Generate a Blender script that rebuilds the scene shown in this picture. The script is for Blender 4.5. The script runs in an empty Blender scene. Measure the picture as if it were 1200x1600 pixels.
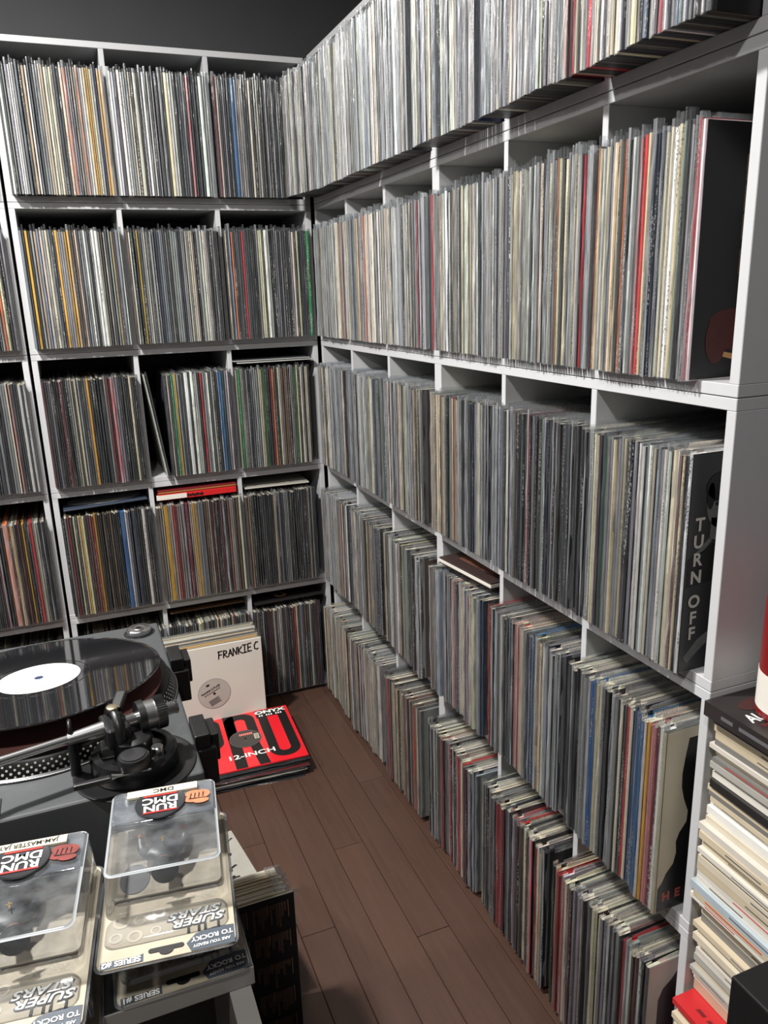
import bpy, bmesh, math, random
from mathutils import Vector, Matrix, Euler

SC = bpy.context.scene
COL = SC.collection

# ------------------------------------------------------------------ camera
cam_d = bpy.data.cameras.new('camera')
cam = bpy.data.objects.new('camera', cam_d); COL.objects.link(cam)
cam_d.lens = 27.43; cam_d.sensor_width = 36.0; cam_d.sensor_fit = 'AUTO'
cam_d.clip_start = 0.02
cam.location = (-0.75416, -2.41977, 1.33440)
cam.rotation_euler = (1.2969, 0.0306, -0.3856)
SC.camera = cam

# ------------------------------------------------------------------ world, lights, exposure
w = bpy.data.worlds.new('world'); SC.world = w; w.use_nodes = True
w.node_tree.nodes['Background'].inputs[0].default_value = (0.55, 0.57, 0.6, 1)
w.node_tree.nodes['Background'].inputs[1].default_value = 0.05
def lamp(name, loc, power, size, color=(1, 0.975, 0.94)):
    l = bpy.data.lights.new(name, 'AREA'); l.shape = 'DISK'; l.size = size; l.energy = power; l.color = color
    o = bpy.data.objects.new(name, l); COL.objects.link(o); o.location = loc
    return o
lamp('ceiling_lamp_light', (-1.30, -1.10, 2.52), 48, 0.14)
lamp('ceiling_lamp_light', (-1.05, -2.55, 2.52), 11, 0.14)
lamp('ceiling_lamp_light', (-2.35, -1.05, 2.52), 20, 0.14)
SC.view_settings.view_transform = 'Standard'; SC.view_settings.look = 'None'
SC.view_settings.exposure = 0.85; SC.view_settings.gamma = 1.0
SC.view_settings.use_curve_mapping = False
SC.cycles.transparent_max_bounces = 24
SC.cycles.max_bounces = 7

# ------------------------------------------------------------------ helpers
def lin(c):
    return tuple((x/255/12.92 if x/255 <= 0.04045 else ((x/255+0.055)/1.055)**2.4) for x in c)
RND = random.Random(7)

def mat(name, rgb, rough=0.5, metal=0.0, var=0.08, scale=30.0, bump=0.0, bscale=200.0, coat=0.0):
    """plain surface with a little procedural colour variation"""
    m = bpy.data.materials.new(name); m.use_nodes = True
    nt = m.node_tree; b = nt.nodes['Principled BSDF']
    c = lin(rgb)
    b.inputs['Roughness'].default_value = rough; b.inputs['Metallic'].default_value = metal
    b.inputs['Coat Weight'].default_value = coat
    tc = nt.nodes.new('ShaderNodeTexCoord'); n = nt.nodes.new('ShaderNodeTexNoise')
    n.inputs['Scale'].default_value = scale; n.inputs['Detail'].default_value = 4
    nt.links.new(tc.outputs['Object'], n.inputs['Vector'])
    mx = nt.nodes.new('ShaderNodeMix'); mx.data_type = 'RGBA'
    mx.inputs[6].default_value = tuple(x*(1-var) for x in c)+(1,)
    mx.inputs[7].default_value = tuple(min(1, x*(1+var)) for x in c)+(1,)
    nt.links.new(n.outputs['Fac'], mx.inputs[0]); nt.links.new(mx.outputs[2], b.inputs['Base Color'])
    if bump:
        n2 = nt.nodes.new('ShaderNodeTexNoise'); n2.inputs['Scale'].default_value = bscale
        nt.links.new(tc.outputs['Object'], n2.inputs['Vector'])
        bp = nt.nodes.new('ShaderNodeBump'); bp.inputs['Strength'].default_value = bump; bp.inputs['Distance'].default_value = 0.002
        nt.links.new(n2.outputs['Fac'], bp.inputs['Height']); nt.links.new(bp.outputs[0], b.inputs['Normal'])
    return m

def link(name, me, m=None, parent=None, loc=None, rot=None):
    o = bpy.data.objects.new(name, me); COL.objects.link(o)
    if m is not None and me is not None:
        for x in (m if isinstance(m, (list, tuple)) else [m]): me.materials.append(x)
    if parent is not None: o.parent = parent
    if loc is not None: o.location = loc
    if rot is not None: o.rotation_euler = rot
    return o

def tag(o, label=None, cat=None, group=None, kind=None):
    if label: o['label'] = label
    if cat: o['category'] = cat
    if group: o['group'] = group
    if kind: o['kind'] = kind
    return o

def thing(name, loc, label, cat, rz=0, group=None):
    o = bpy.data.objects.new(name, None); COL.objects.link(o); o.empty_display_size = 0.05
    o.location = loc; o.rotation_euler = (0, 0, rz)
    return tag(o, label, cat, group)

def bm_mesh(bm, name='mesh', smooth=False):
    me = bpy.data.meshes.new(name)
    bmesh.ops.recalc_face_normals(bm, faces=bm.faces[:])
    bm.to_mesh(me); bm.free()
    if smooth:
        for p in me.polygons: p.use_smooth = True
    return me

def smooth_by_angle(me, ang=35):
    for p in me.polygons: p.use_smooth = True
    bm = bmesh.new(); bm.from_mesh(me)
    for e in bm.edges:
        if len(e.link_faces) == 2 and e.calc_face_angle(0) > math.radians(ang): e.smooth = False
    bm.to_mesh(me); bm.free()
    return me

def box_bm(x0, x1, y0, y1, z0, z1, bev=0.0, seg=2, bm=None):
    b = bmesh.new()
    r = bmesh.ops.create_cube(b, size=1)
    for v in r['verts']:
        v.co = Vector(((x0+x1)/2+v.co.x*(x1-x0), (y0+y1)/2+v.co.y*(y1-y0), (z0+z1)/2+v.co.z*(z1-z0)))
    if bev: bmesh.ops.bevel(b, geom=b.edges[:], offset=bev, segments=seg, affect='EDGES', profile=0.6)
    if bm is None: return b
    me = bpy.data.meshes.new('tmp'); b.to_mesh(me); b.free(); bm.from_mesh(me); bpy.data.meshes.remove(me)
    return bm
def box(name, m, x0, x1, y0, y1, z0, z1, bev=0.0, parent=None, seg=2):
    return link(name, bm_mesh(box_bm(x0, x1, y0, y1, z0, z1, bev, seg), name), m, parent)

def lathe_me(profile, seg=48, name='lathe', cap=True, ang=35):
    """profile: list of (r, z)"""
    V, F = [], []
    rings = []
    for r, z in profile:
        if r < 1e-6:
            rings.append([len(V)]); V.append((0, 0, z))
        else:
            rings.append(list(range(len(V), len(V)+seg)))
            V += [(r*math.cos(2*math.pi*k/seg), r*math.sin(2*math.pi*k/seg), z) for k in range(seg)]
    for a, b in zip(rings, rings[1:]):
        for k in range(seg):
            k2 = (k+1) % seg
            if len(a) == 1 and len(b) == 1: continue
            if len(a) == 1: F.append((a[0], b[k], b[k2]))
            elif len(b) == 1: F.append((a[k], a[k2], b[0]))
            else: F.append((a[k], a[k2], b[k2], b[k]))
    me = bpy.data.meshes.new(name); me.from_pydata(V, [], F); me.update()
    bm = bmesh.new(); bm.from_mesh(me); bmesh.ops.recalc_face_normals(bm, faces=bm.faces[:]); bm.to_mesh(me); bm.free()
    return smooth_by_angle(me, ang)

def tube_me(pts, rads, seg=12, name='tube', cap=True):
    V, F = [], []
    pts = [Vector(p) for p in pts]; n = len(pts)
    if not isinstance(rads, (list, tuple)): rads = [rads]*n
    prev = None
    for i, p in enumerate(pts):
        t = (pts[min(i+1, n-1)]-pts[max(i-1, 0)]).normalized()
        ref = Vector((0, 0, 1)) if abs(t.z) < 0.95 else Vector((1, 0, 0))
        if prev is not None: ref = prev
        a = (ref - t*ref.dot(t)).normalized(); b = t.cross(a); prev = a
        for k in range(seg):
            an = 2*math.pi*k/seg
            V.append(tuple(p + (a*math.cos(an)+b*math.sin(an))*rads[i]))
    for i in range(n-1):
        for k in range(seg):
            k2 = (k+1) % seg
            F.append((i*seg+k, i*seg+k2, (i+1)*seg+k2, (i+1)*seg+k))
    if cap:
        F.append(tuple(range(seg-1, -1, -1))); F.append(tuple((n-1)*seg+k for k in range(seg)))
    me = bpy.data.meshes.new(name); me.from_pydata(V, [], F); me.update()
    return smooth_by_angle(me, 50)

def poly_me(pts, z=0.0, h=0.0004, name='print'):
    """flat print: polygon given as 2D points, given a hair of thickness"""
    n = len(pts)
    V = [(x, y, z) for x, y in pts]+[(x, y, z+h) for x, y in pts]
    F = [tuple(range(n, 2*n)), tuple(range(n-1, -1, -1))]+[(k, (k+1) % n, n+(k+1) % n, n+k) for k in range(n)]
    me = bpy.data.meshes.new(name); me.from_pydata(V, [], F); me.update()
    return me
def disc_pts(cx, cy, rx, ry=None, n=32, a0=0, a1=2*math.pi):
    ry = ry or rx
    full = abs(a1-a0-2*math.pi) < 1e-6
    return [(cx+rx*math.cos(a0+(a1-a0)*k/(n if full else n-1)), cy+ry*math.sin(a0+(a1-a0)*k/(n if full else n-1))) for k in range(n)]
def rrect_pts(x0, x1, y0, y1, r, n=5):
    out = []
    for cx, cy, a in ((x1-r, y1-r, 0), (x0+r, y1-r, 90), (x0+r, y0+r, 180), (x1-r, y0+r, 270)):
        out += [(cx+r*math.cos(math.radians(a+90*k/n)), cy+r*math.sin(math.radians(a+90*k/n))) for k in range(n+1)]
    return out
def ring_me(outer, inner, z=0, h=0.0004, name='print'):
    n = len(outer)
    V = [(x, y, z+h) for x, y in outer]+[(x, y, z+h) for x, y in inner]+[(x, y, z) for x, y in outer]+[(x, y, z) for x, y in inner]
    F = []
    for k in range(n):
        j = (k+1) % n
        F += [(k, j, n+j, n+k), (2*n+k, k+0, j, 2*n+j)[::-1], (3*n+k, 3*n+j, n+j, n+k)]
    me = bpy.data.meshes.new(name); me.from_pydata(V, [], F); me.update()
    return me
def merge_me(mes, name='print'):
    bm = bmesh.new()
    for me in mes: bm.from_mesh(me); bpy.data.meshes.remove(me)
    out = bpy.data.meshes.new(name); bm.to_mesh(out); bm.free()
    return out

def text_me(s, size, bold=0.0, shear=0.0, space=1.0, h=0.0003, align='CENTER', stretch=1.0):
    c = bpy.data.curves.new('t', 'FONT'); c.body = s; c.size = size; c.align_x = align; c.align_y = 'CENTER'
    c.offset = bold*size; c.shear = shear; c.space_character = space; c.extrude = h/2; c.resolution_u = 3
    o = bpy.data.objects.new('t', c); COL.objects.link(o)
    me = bpy.data.meshes.new_from_object(o)
    bpy.data.objects.remove(o); bpy.data.curves.remove(c)
    me.materials.clear()
    if stretch != 1.0: me.transform(Matrix.Diagonal((stretch, 1, 1, 1)))
    return me
def text(name, s, size, m, parent, mw, **k):
    me = text_me(s, size, **k); me.transform(mw)
    return link(name, me, m, parent)
def T(x, y, z, rz=0.0): return Matrix.Translation((x, y, z)) @ Matrix.Rotation(rz, 4, 'Z')

# ------------------------------------------------------------------ materials
M = {}
M['laminate'] = mat('grey_laminate', (196, 197, 199), 0.33, var=0.03, scale=60)
M['wall'] = mat('charcoal_paint', (66, 66, 68), 0.75, var=0.08, scale=12, bump=0.08, bscale=300)
M['ceil'] = mat('ceiling_paint', (120, 120, 120), 0.8, var=0.03)
M['black'] = mat('black_plastic', (18, 18, 19), 0.38, var=0.1)
M['black_matt'] = mat('matt_black_paint', (16, 16, 17), 0.5, var=0.15, scale=15)
M['white'] = mat('white_card', (226, 222, 212), 0.55, var=0.03)
M['ink_white'] = mat('white_print', (230, 228, 224), 0.5, var=0.02)
M['ink_black'] = mat('black_print', (16, 15, 15), 0.5, var=0.05)
M['ink_red'] = mat('red_print', (190, 40, 36), 0.5, var=0.05)
M['ink_grey'] = mat('grey_print', (96, 96, 98), 0.5, var=0.15, scale=80)
M['paper'] = mat('page_paper', (214, 206, 190), 0.8, var=0.06, scale=60)
M['silver'] = mat('brushed_silver', (190, 190, 190), 0.25, 1.0, var=0.06)
M['alu'] = mat('aluminium', (160, 160, 160), 0.35, 1.0, var=0.08)
M['cardboard'] = mat('brown_cardboard', (150, 116, 84), 0.8, var=0.08)

def wood_mat():
    m = bpy.data.materials.new('dark_brown_plank'); m.use_nodes = True
    nt = m.node_tree; b = nt.nodes['Principled BSDF']; b.inputs['Roughness'].default_value = 0.38
    tc = nt.nodes.new('ShaderNodeTexCoord'); oi = nt.nodes.new('ShaderNodeObjectInfo')
    add = nt.nodes.new('ShaderNodeVectorMath'); add.operation = 'ADD'
    sc = nt.nodes.new('ShaderNodeVectorMath'); sc.operation = 'SCALE'; sc.inputs['Scale'].default_value = 37.0
    cb = nt.nodes.new('ShaderNodeCombineXYZ')
    nt.links.new(oi.outputs['Random'], cb.inputs[0]); nt.links.new(oi.outputs['Random'], cb.inputs[1])
    nt.links.new(cb.outputs[0], sc.inputs[0]); nt.links.new(tc.outputs['Object'], add.inputs[0]); nt.links.new(sc.outputs[0], add.inputs[1])
    mp = nt.nodes.new('ShaderNodeMapping'); mp.inputs['Scale'].default_value = (90, 5, 30)
    nt.links.new(add.outputs[0], mp.inputs[0])
    n = nt.nodes.new('ShaderNodeTexNoise'); n.inputs['Scale'].default_value = 1; n.inputs['Detail'].default_value = 6; n.inputs['Distortion'].default_value = 0.6
    nt.links.new(mp.outputs[0], n.inputs['Vector'])
    r = nt.nodes.new('ShaderNodeValToRGB')
    r.color_ramp.elements[0].position = 0.3; r.color_ramp.elements[0].color = lin((71, 51, 42))+(1,)
    r.color_ramp.elements[1].position = 0.75; r.color_ramp.elements[1].color = lin((81, 58, 48))+(1,)
    nt.links.new(n.outputs['Fac'], r.inputs[0])
    hv = nt.nodes.new('ShaderNodeHueSaturation')
    mr = nt.nodes.new('ShaderNodeMapRange'); mr.inputs[3].default_value = 0.92; mr.inputs[4].default_value = 1.08
    nt.links.new(oi.outputs['Random'], mr.inputs[0]); nt.links.new(mr.outputs[0], hv.inputs['Value'])
    nt.links.new(r.outputs[0], hv.inputs['Color']); nt.links.new(hv.outputs[0], b.inputs['Base Color'])
    bp = nt.nodes.new('ShaderNodeBump'); bp.inputs['Strength'].default_value = 0.12; bp.inputs['Distance'].default_value = 0.001
    nt.links.new(n.outputs['Fac'], bp.inputs['Height']); nt.links.new(bp.outputs[0], b.inputs['Normal'])
    n3 = nt.nodes.new('ShaderNodeTexNoise'); n3.inputs['Scale'].default_value = 7; nt.links.new(tc.outputs['Object'], n3.inputs['Vector'])
    m3 = nt.nodes.new('ShaderNodeMapRange'); m3.inputs[3].default_value = 0.3; m3.inputs[4].default_value = 0.5
    nt.links.new(n3.outputs['Fac'], m3.inputs[0]); nt.links.new(m3.outputs[0], b.inputs['Roughness'])
    return m
M['wood'] = wood_mat()

def cover_mat():
    """printed card of the record covers; colour per face, fine lettering on spines"""
    m = bpy.data.materials.new('record_cover_card'); m.use_nodes = True
    nt = m.node_tree; b = nt.nodes['Principled BSDF']; b.inputs['Roughness'].default_value = 0.45
    a = nt.nodes.new('ShaderNodeAttribute'); a.attribute_name = 'Col'
    k = nt.nodes.new('ShaderNodeAttribute'); k.attribute_name = 'Ink'
    g = nt.nodes.new('ShaderNodeNewGeometry')
    mp = nt.nodes.new('ShaderNodeMapping'); mp.inputs['Scale'].default_value = (520, 520, 330)
    nt.links.new(g.outputs['Position'], mp.inputs[0])
    n = nt.nodes.new('ShaderNodeTexNoise'); n.inputs['Scale'].default_value = 1; n.inputs['Detail'].default_value = 1
    nt.links.new(mp.outputs[0], n.inputs['Vector'])
    mp2 = nt.nodes.new('ShaderNodeMapping'); mp2.inputs['Scale'].default_value = (190, 190, 9)
    nt.links.new(g.outputs['Position'], mp2.inputs[0])
    n2 = nt.nodes.new('ShaderNodeTexNoise'); n2.inputs['Scale'].default_value = 1; n2.inputs['Detail'].default_value = 0
    nt.links.new(mp2.outputs[0], n2.inputs['Vector'])
    t1 = nt.nodes.new('ShaderNodeMath'); t1.operation = 'GREATER_THAN'; t1.inputs[1].default_value = 0.55
    t2 = nt.nodes.new('ShaderNodeMath'); t2.operation = 'GREATER_THAN'; t2.inputs[1].default_value = 0.60
    nt.links.new(n.outputs['Fac'], t1.inputs[0]); nt.links.new(n2.outputs['Fac'], t2.inputs[0])
    mu = nt.nodes.new('ShaderNodeMath'); mu.operation = 'MULTIPLY'; nt.links.new(t1.outputs[0], mu.inputs[0]); nt.links.new(t2.outputs[0], mu.inputs[1])
    mu2 = nt.nodes.new('ShaderNodeMath'); mu2.operation = 'MULTIPLY'; nt.links.new(mu.outputs[0], mu2.inputs[0]); nt.links.new(k.outputs['Fac'], mu2.inputs[1])
    bw = nt.nodes.new('ShaderNodeRGBToBW'); nt.links.new(a.outputs['Color'], bw.inputs[0])
    gt = nt.nodes.new('ShaderNodeMath'); gt.operation = 'LESS_THAN'; gt.inputs[1].default_value = 0.22; nt.links.new(bw.outputs[0], gt.inputs[0])
    ink = nt.nodes.new('ShaderNodeMix'); ink.data_type = 'RGBA'
    ink.inputs[6].default_value = (0.03, 0.03, 0.035, 1); ink.inputs[7].default_value = (0.7, 0.68, 0.62, 1)
    nt.links.new(gt.outputs[0], ink.inputs[0])
    # soft wear: mottling along the spine
    n3 = nt.nodes.new('ShaderNodeTexNoise'); n3.inputs['Scale'].default_value = 60; n3.inputs['Detail'].default_value = 3
    nt.links.new(g.outputs['Position'], n3.inputs['Vector'])
    mr = nt.nodes.new('ShaderNodeMapRange'); mr.inputs[3].default_value = 0.8; mr.inputs[4].default_value = 1.2
    nt.links.new(n3.outputs['Fac'], mr.inputs[0])
    sc = nt.nodes.new('ShaderNodeVectorMath'); sc.operation = 'SCALE'
    nt.links.new(a.outputs['Color'], sc.inputs[0]); nt.links.new(mr.outputs[0], sc.inputs['Scale'])
    mx = nt.nodes.new('ShaderNodeMix'); mx.data_type = 'RGBA'
    nt.links.new(mu2.outputs[0], mx.inputs[0]); nt.links.new(sc.outputs[0], mx.inputs[6]); nt.links.new(ink.outputs[2], mx.inputs[7])
    nt.links.new(mx.outputs[2], b.inputs['Base Color'])
    return m
M['cover'] = cover_mat()

def plastic_mat(name, milk, gloss, rough, tint=(0.95, 0.96, 0.97), bscale=(420, 420, 12), bump=0.5):
    m = bpy.data.materials.new(name); m.use_nodes = True
    nt = m.node_tree; out = nt.nodes['Material Output']; nt.nodes.remove(nt.nodes['Principled BSDF'])
    tr = nt.nodes.new('ShaderNodeBsdfTransparent'); tr.inputs[0].default_value = tint+(1,)
    df = nt.nodes.new('ShaderNodeBsdfDiffuse'); df.inputs[0].default_value = (0.52, 0.54, 0.56, 1)
    gl = nt.nodes.new('ShaderNodeBsdfGlossy'); gl.inputs['Roughness'].default_value = rough
    gl.inputs[0].default_value = (0.95, 0.95, 0.95, 1)
    g = nt.nodes.new('ShaderNodeNewGeometry')
    mp = nt.nodes.new('ShaderNodeMapping'); mp.inputs['Scale'].default_value = bscale
    nt.links.new(g.outputs['Position'], mp.inputs[0])
    n = nt.nodes.new('ShaderNodeTexNoise'); n.inputs['Scale'].default_value = 1; n.inputs['Detail'].default_value = 3
    nt.links.new(mp.outputs[0], n.inputs['Vector'])
    bp = nt.nodes.new('ShaderNodeBump'); bp.inputs['Strength'].default_value = bump; bp.inputs['Distance'].default_value = 0.002
    nt.links.new(n.outputs['Fac'], bp.inputs['Height']); nt.links.new(bp.outputs[0], gl.inputs['Normal'])
    m1 = nt.nodes.new('ShaderNodeMixShader'); m2 = nt.nodes.new('ShaderNodeMixShader')
    # clouded patches in the film, plus the grey veil of highlights painted as diffuse
    mr = nt.nodes.new('ShaderNodeMapRange'); mr.inputs[1].default_value = 0.35; mr.inputs[2].default_value = 0.7
    mr.inputs[3].default_value = milk*0.4; mr.inputs[4].default_value = min(1, milk*1.8)
    nt.links.new(n.outputs['Fac'], mr.inputs[0]); nt.links.new(mr.outputs[0], m1.inputs[0])
    nt.links.new(tr.outputs[0], m1.inputs[1]); nt.links.new(df.outputs[0], m1.inputs[2])
    lw = nt.nodes.new('ShaderNodeLayerWeight'); lw.inputs[0].default_value = 0.25
    ma = nt.nodes.new('ShaderNodeMath'); ma.operation = 'MULTIPLY_ADD'; ma.use_clamp = True
    ma.inputs[1].default_value = 0.6; ma.inputs[2].default_value = gloss
    nt.links.new(lw.outputs['Fresnel'], ma.inputs[0]); nt.links.new(ma.outputs[0], m2.inputs[0])
    nt.links.new(m1.outputs[0], m2.inputs[1]); nt.links.new(gl.outputs[0], m2.inputs[2])
    nt.links.new(m2.outputs[0], out.inputs['Surface'])
    return m
M['clear'] = plastic_mat('clear_sleeve_film', 0.06, 0.06, 0.14)
M['milky'] = plastic_mat('clouded_sleeve_film', 0.30, 0.07, 0.2)
M['blister'] = plastic_mat('clear_blister_plastic', 0.12, 0.13, 0.05, bscale=(40, 40, 40), bump=0.15)

# ------------------------------------------------------------------ room shell
P = 0.399                    # height of one shelf unit
BT = 0.0157                  # board thickness
PT = 0.0135                  # upright thickness
W = 0.8366                   # unit width
DEP = 0.285                  # unit depth
PITCH = (W-BT)/3
UA = 0.0233; UB = UA+W-0.0106+0.0111    # where the two right-hand units start, measured from the corner

def room():
    WB = 0.31
    f = link('floor', bm_mesh(box_bm(-2.9, WB+0.1, -3.4, WB+0.1, -0.06, -0.012)), mat('floor_base', (30, 20, 16), 0.8)); f['kind'] = 'structure'
    pw, x = 0.0765, -0.364-0.0765*16
    k = 0
    while x < WB+0.02:
        y = WB-0.9*((k*0.37) % 1.0)+0.02
        y1 = WB+0.05
        while y1 > -3.3:
            y0 = max(min(y, y1-0.05), -3.35)
            if y1-y0 > 0.03:
                bm = box_bm(x+0.0006, x+pw-0.0006, y0+0.0006, y1-0.0006, -0.012, 0.0, 0.0009, 1)
                c = Vector((x+pw/2, (y0+y1)/2, 0))
                for v in bm.verts: v.co -= c
                link('plank', bm_mesh(bm, 'plank'), M['wood'], f, c)
            y1 = y0; y = y0-0.9
        x += pw; k += 1
    for n, a in (('wall_back', (-2.9, WB+0.1, WB, WB+0.1, 0, 2.6)), ('wall_right', (WB, WB+0.1, -3.4, WB, 0, 2.6)),
                 ('wall_left', (-3.0, -2.9, -3.4, WB+0.1, 0, 2.6)), ('wall_front', (-3.0, WB+0.1, -3.5, -3.4, 0, 2.6))):
        o = box(n, M['wall'], *a); o['kind'] = 'structure'
    o = box('ceiling', M['ceil'], -3.0, WB+0.1, -3.5, WB+0.1, 2.6, 2.7); o['kind'] = 'structure'
room()

# ------------------------------------------------------------------ shelf units
RF = (Vector((0, 0, 0)), Vector((0, -1, 0)), Vector((-1, 0, 0)))      # right wall: origin, along, outwards
BF = (Vector((0, 0, 0)), Vector((1, 0, 0)), Vector((0, -1, 0)))       # left (back) wall
def fbox(name, m, fr, u0, u1, n0, n1, z0, z1, bev, parent, org):
    o, U, N = fr
    a = o+U*u0+N*n0; b = o+U*u1+N*n1
    x0, x1 = sorted((a.x, b.x)); y0, y1 = sorted((a.y, b.y))
    return box(name, m, x0-org.x, x1-org.x, y0-org.y, y1-org.y, z0-org.z, z1-org.z, bev, parent, 1)

def shelf_unit(fr, u0, k, label):
    o, U, N = fr
    org = o+U*(u0+W/2)+N*(-DEP/2)+Vector((0, 0, k*P))
    t = thing('record_shelf', org, label, 'shelf', 0, 'stacked record shelf units')
    g = 0.0006
    z0, z1 = k*P+(g if k else 0.0), (k+1)*P-g
    fbox('bottom_board', M['laminate'], fr, u0, u0+W, -DEP, 0, z0, z0+BT, 0.0008, t, org)
    fbox('top_board', M['laminate'], fr, u0, u0+W, -DEP, 0, z1-BT, z1, 0.0008, t, org)
    for i in range(4):
        a = u0+i*PITCH
        fbox('side_panel' if i in (0, 3) else 'divider', M['laminate'], fr, a, a+(BT if i in (0, 3) else PT), -DEP, -0.0005, z0+BT, z1-BT, 0.0008, t, org)
LEV = ['bottom', 'second lowest', 'middle', 'second highest', 'top']
UBL = -0.0035-W               # back unit next to the corner
UCL = UBL-0.0085-W            # back unit further left
for k in range(5):
    shelf_unit(RF, UA, k, f'grey shelf on the right wall beside the corner, {LEV[k]} of the stack')
    shelf_unit(RF, UB, k, f'grey shelf at the near end of the right wall, {LEV[k]} of the stack')
    shelf_unit(BF, UBL, k, f'grey shelf on the back wall beside the corner, {LEV[k]} of the stack')
    shelf_unit(BF, UCL, k, f'grey shelf at the left edge of the back wall, {LEV[k]} of the stack')

# ------------------------------------------------------------------ records
CN = {'white': (234, 232, 226), 'cream': (218, 208, 180), 'grey': (140, 142, 145), 'charcoal': (56, 58, 62), 'black': (16, 16, 18),
      'red': (186, 34, 40), 'maroon': (104, 32, 38), 'orange': (196, 108, 60), 'yellow': (216, 168, 52), 'blue': (44, 98, 150), 'navy': (30, 40, 66),
      'green': (22, 140, 76), 'brown': (104, 78, 58), 'tan': (172, 150, 120), 'pink': (196, 128, 132)}
class Buf:
    def __init__(s): s.V = []; s.F = []; s.C = []; s.K = []; s.M = []
    def add(s, V, F, C, K, Mi):
        b = len(s.V); s.V += V
        s.F += [tuple(i+b for i in f) for f in F]; s.C += C; s.K += K; s.M += Mi
    def mesh(s, name, mats):
        me = bpy.data.meshes.new(name); me.from_pydata(s.V, [], s.F)
        a = me.attributes.new('Col', 'FLOAT_COLOR', 'FACE'); a.data.foreach_set('color', [x for c in s.C for x in (*c, 1.0)])
        k = me.attributes.new('Ink', 'FLOAT', 'FACE'); k.data.foreach_set('value', s.K)
        for m in mats: me.materials.append(m)
        me.polygons.foreach_set('material_index', s.M); me.update()
        return me

def rec_geo(t, h, d, col, rng, ink=True, film=True, bulge=(0, 0), flap=0.013):
    """a record in its cover (front = spine at n=0) and its plastic sleeve; local (u, n, z)"""
    c = lin(col)
    pl = [(-t/2, -d), (t/2, -d), (t/2, -0.0012), (t/4, 0), (-t/4, 0), (-t/2, -0.0012)]
    V = [(u, n, 0.0) for u, n in pl]+[(u, n, h) for u, n in pl]
    F = [(k, (k+1) % 6, 6+(k+1) % 6, 6+k) for k in range(6)]+[(5, 4, 3, 2, 1, 0), (6, 7, 8, 9, 10, 11)]
    j = lambda c, a: tuple(min(1, max(0, x*(1+rng.uniform(-a, a)))) for x in c)
    side = lin(rng.choice([(40, 40, 44), (120, 118, 112), (60, 62, 70), (70, 60, 52), (30, 30, 32), col]))
    r = rng.random()
    top = lin((192, 186, 168)) if r < 0.45 else (tuple(x*0.8 for x in c) if r < 0.75 else lin((96, 94, 92)))
    C = [side, side, c, c, c, side, side, top]
    kk = rng.choice([0, 0, 0.3, 0.5, 0.75]); K = [0, 0, kk, kk, kk, 0, 0, 0] if ink else [0]*8
    cover = (V, F, [j(x, 0.06) for x in C], K, [0]*8)
    if not film: return cover, None
    # sleeve film: fold in front of the spine, side sheets and a loose mouth above the cover
    NS = 9
    hh = h+rng.uniform(0.004, flap)
    V, F = [], []
    for i in range(NS+1):
        z = -0.0018*rng.random()+hh*i/NS if i else rng.uniform(-0.0019, -0.0008)
        s = rng.uniform(-0.16, 0.16)*t/2; q = rng.uniform(0.0008, 0.0036)
        e = t/2+0.00035
        V += [(-e, -0.011, max(z, 0.0005)), (-e*0.78+s-bulge[0], q*0.25, z), (s*2, q, z+rng.uniform(-0.001, 0.001)), (e*0.78+s+bulge[1], q*0.25, z), (e, -0.011, max(z, 0.0005))]
    for i in range(NS):
        for k in range(4): F.append((i*5+k, i*5+k+1, i*5+k+6, i*5+k+5))
    for sg in (-1, 1):
        b = len(V); e = sg*(t/2+0.0003)
        NB = 4
        for i in range(NB+1):
            n = -0.022-(d-0.022)*i/NB
            V += [(e, n, h-0.006), (e*rng.uniform(0.1, 0.95), n, h+rng.uniform(0.003, 0.011))]
        for i in range(NB): F.append((b+2*i, b+2*i+1, b+2*i+3, b+2*i+2))
    n = len(F)
    filmg = (V, F, [(0.6, 0.6, 0.6)]*n, [0.0]*n, [1]*n)
    return cover, filmg

ORD = {1: 'first', 2: 'second', 3: 'third', 4: 'fourth', 5: 'fifth', 6: 'sixth', 7: 'seventh', 8: 'eighth', 9: 'ninth', 10: 'tenth', 11: 'eleventh', 12: 'twelfth',
       13: 'thirteenth', 14: 'fourteenth', 15: 'fifteenth', 16: 'sixteenth', 17: 'seventeenth', 18: 'eighteenth', 19: 'nineteenth', 20: 'twentieth'}
def ordn(i):
    if i in ORD: return ORD[i]
    tens = {2: 'twenty', 3: 'thirty', 4: 'forty', 5: 'fifty'}[i//10]
    return tens+'-'+ORD[i % 10] if i % 10 else tens[:-1]+'ieth'

STUFF = Buf()
def pick(rng, pal):
    tot = sum(pal.values()); r = rng.random()*tot
    for k, v in pal.items():
        r -= v
        if r <= 0: return k
    return k

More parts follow.
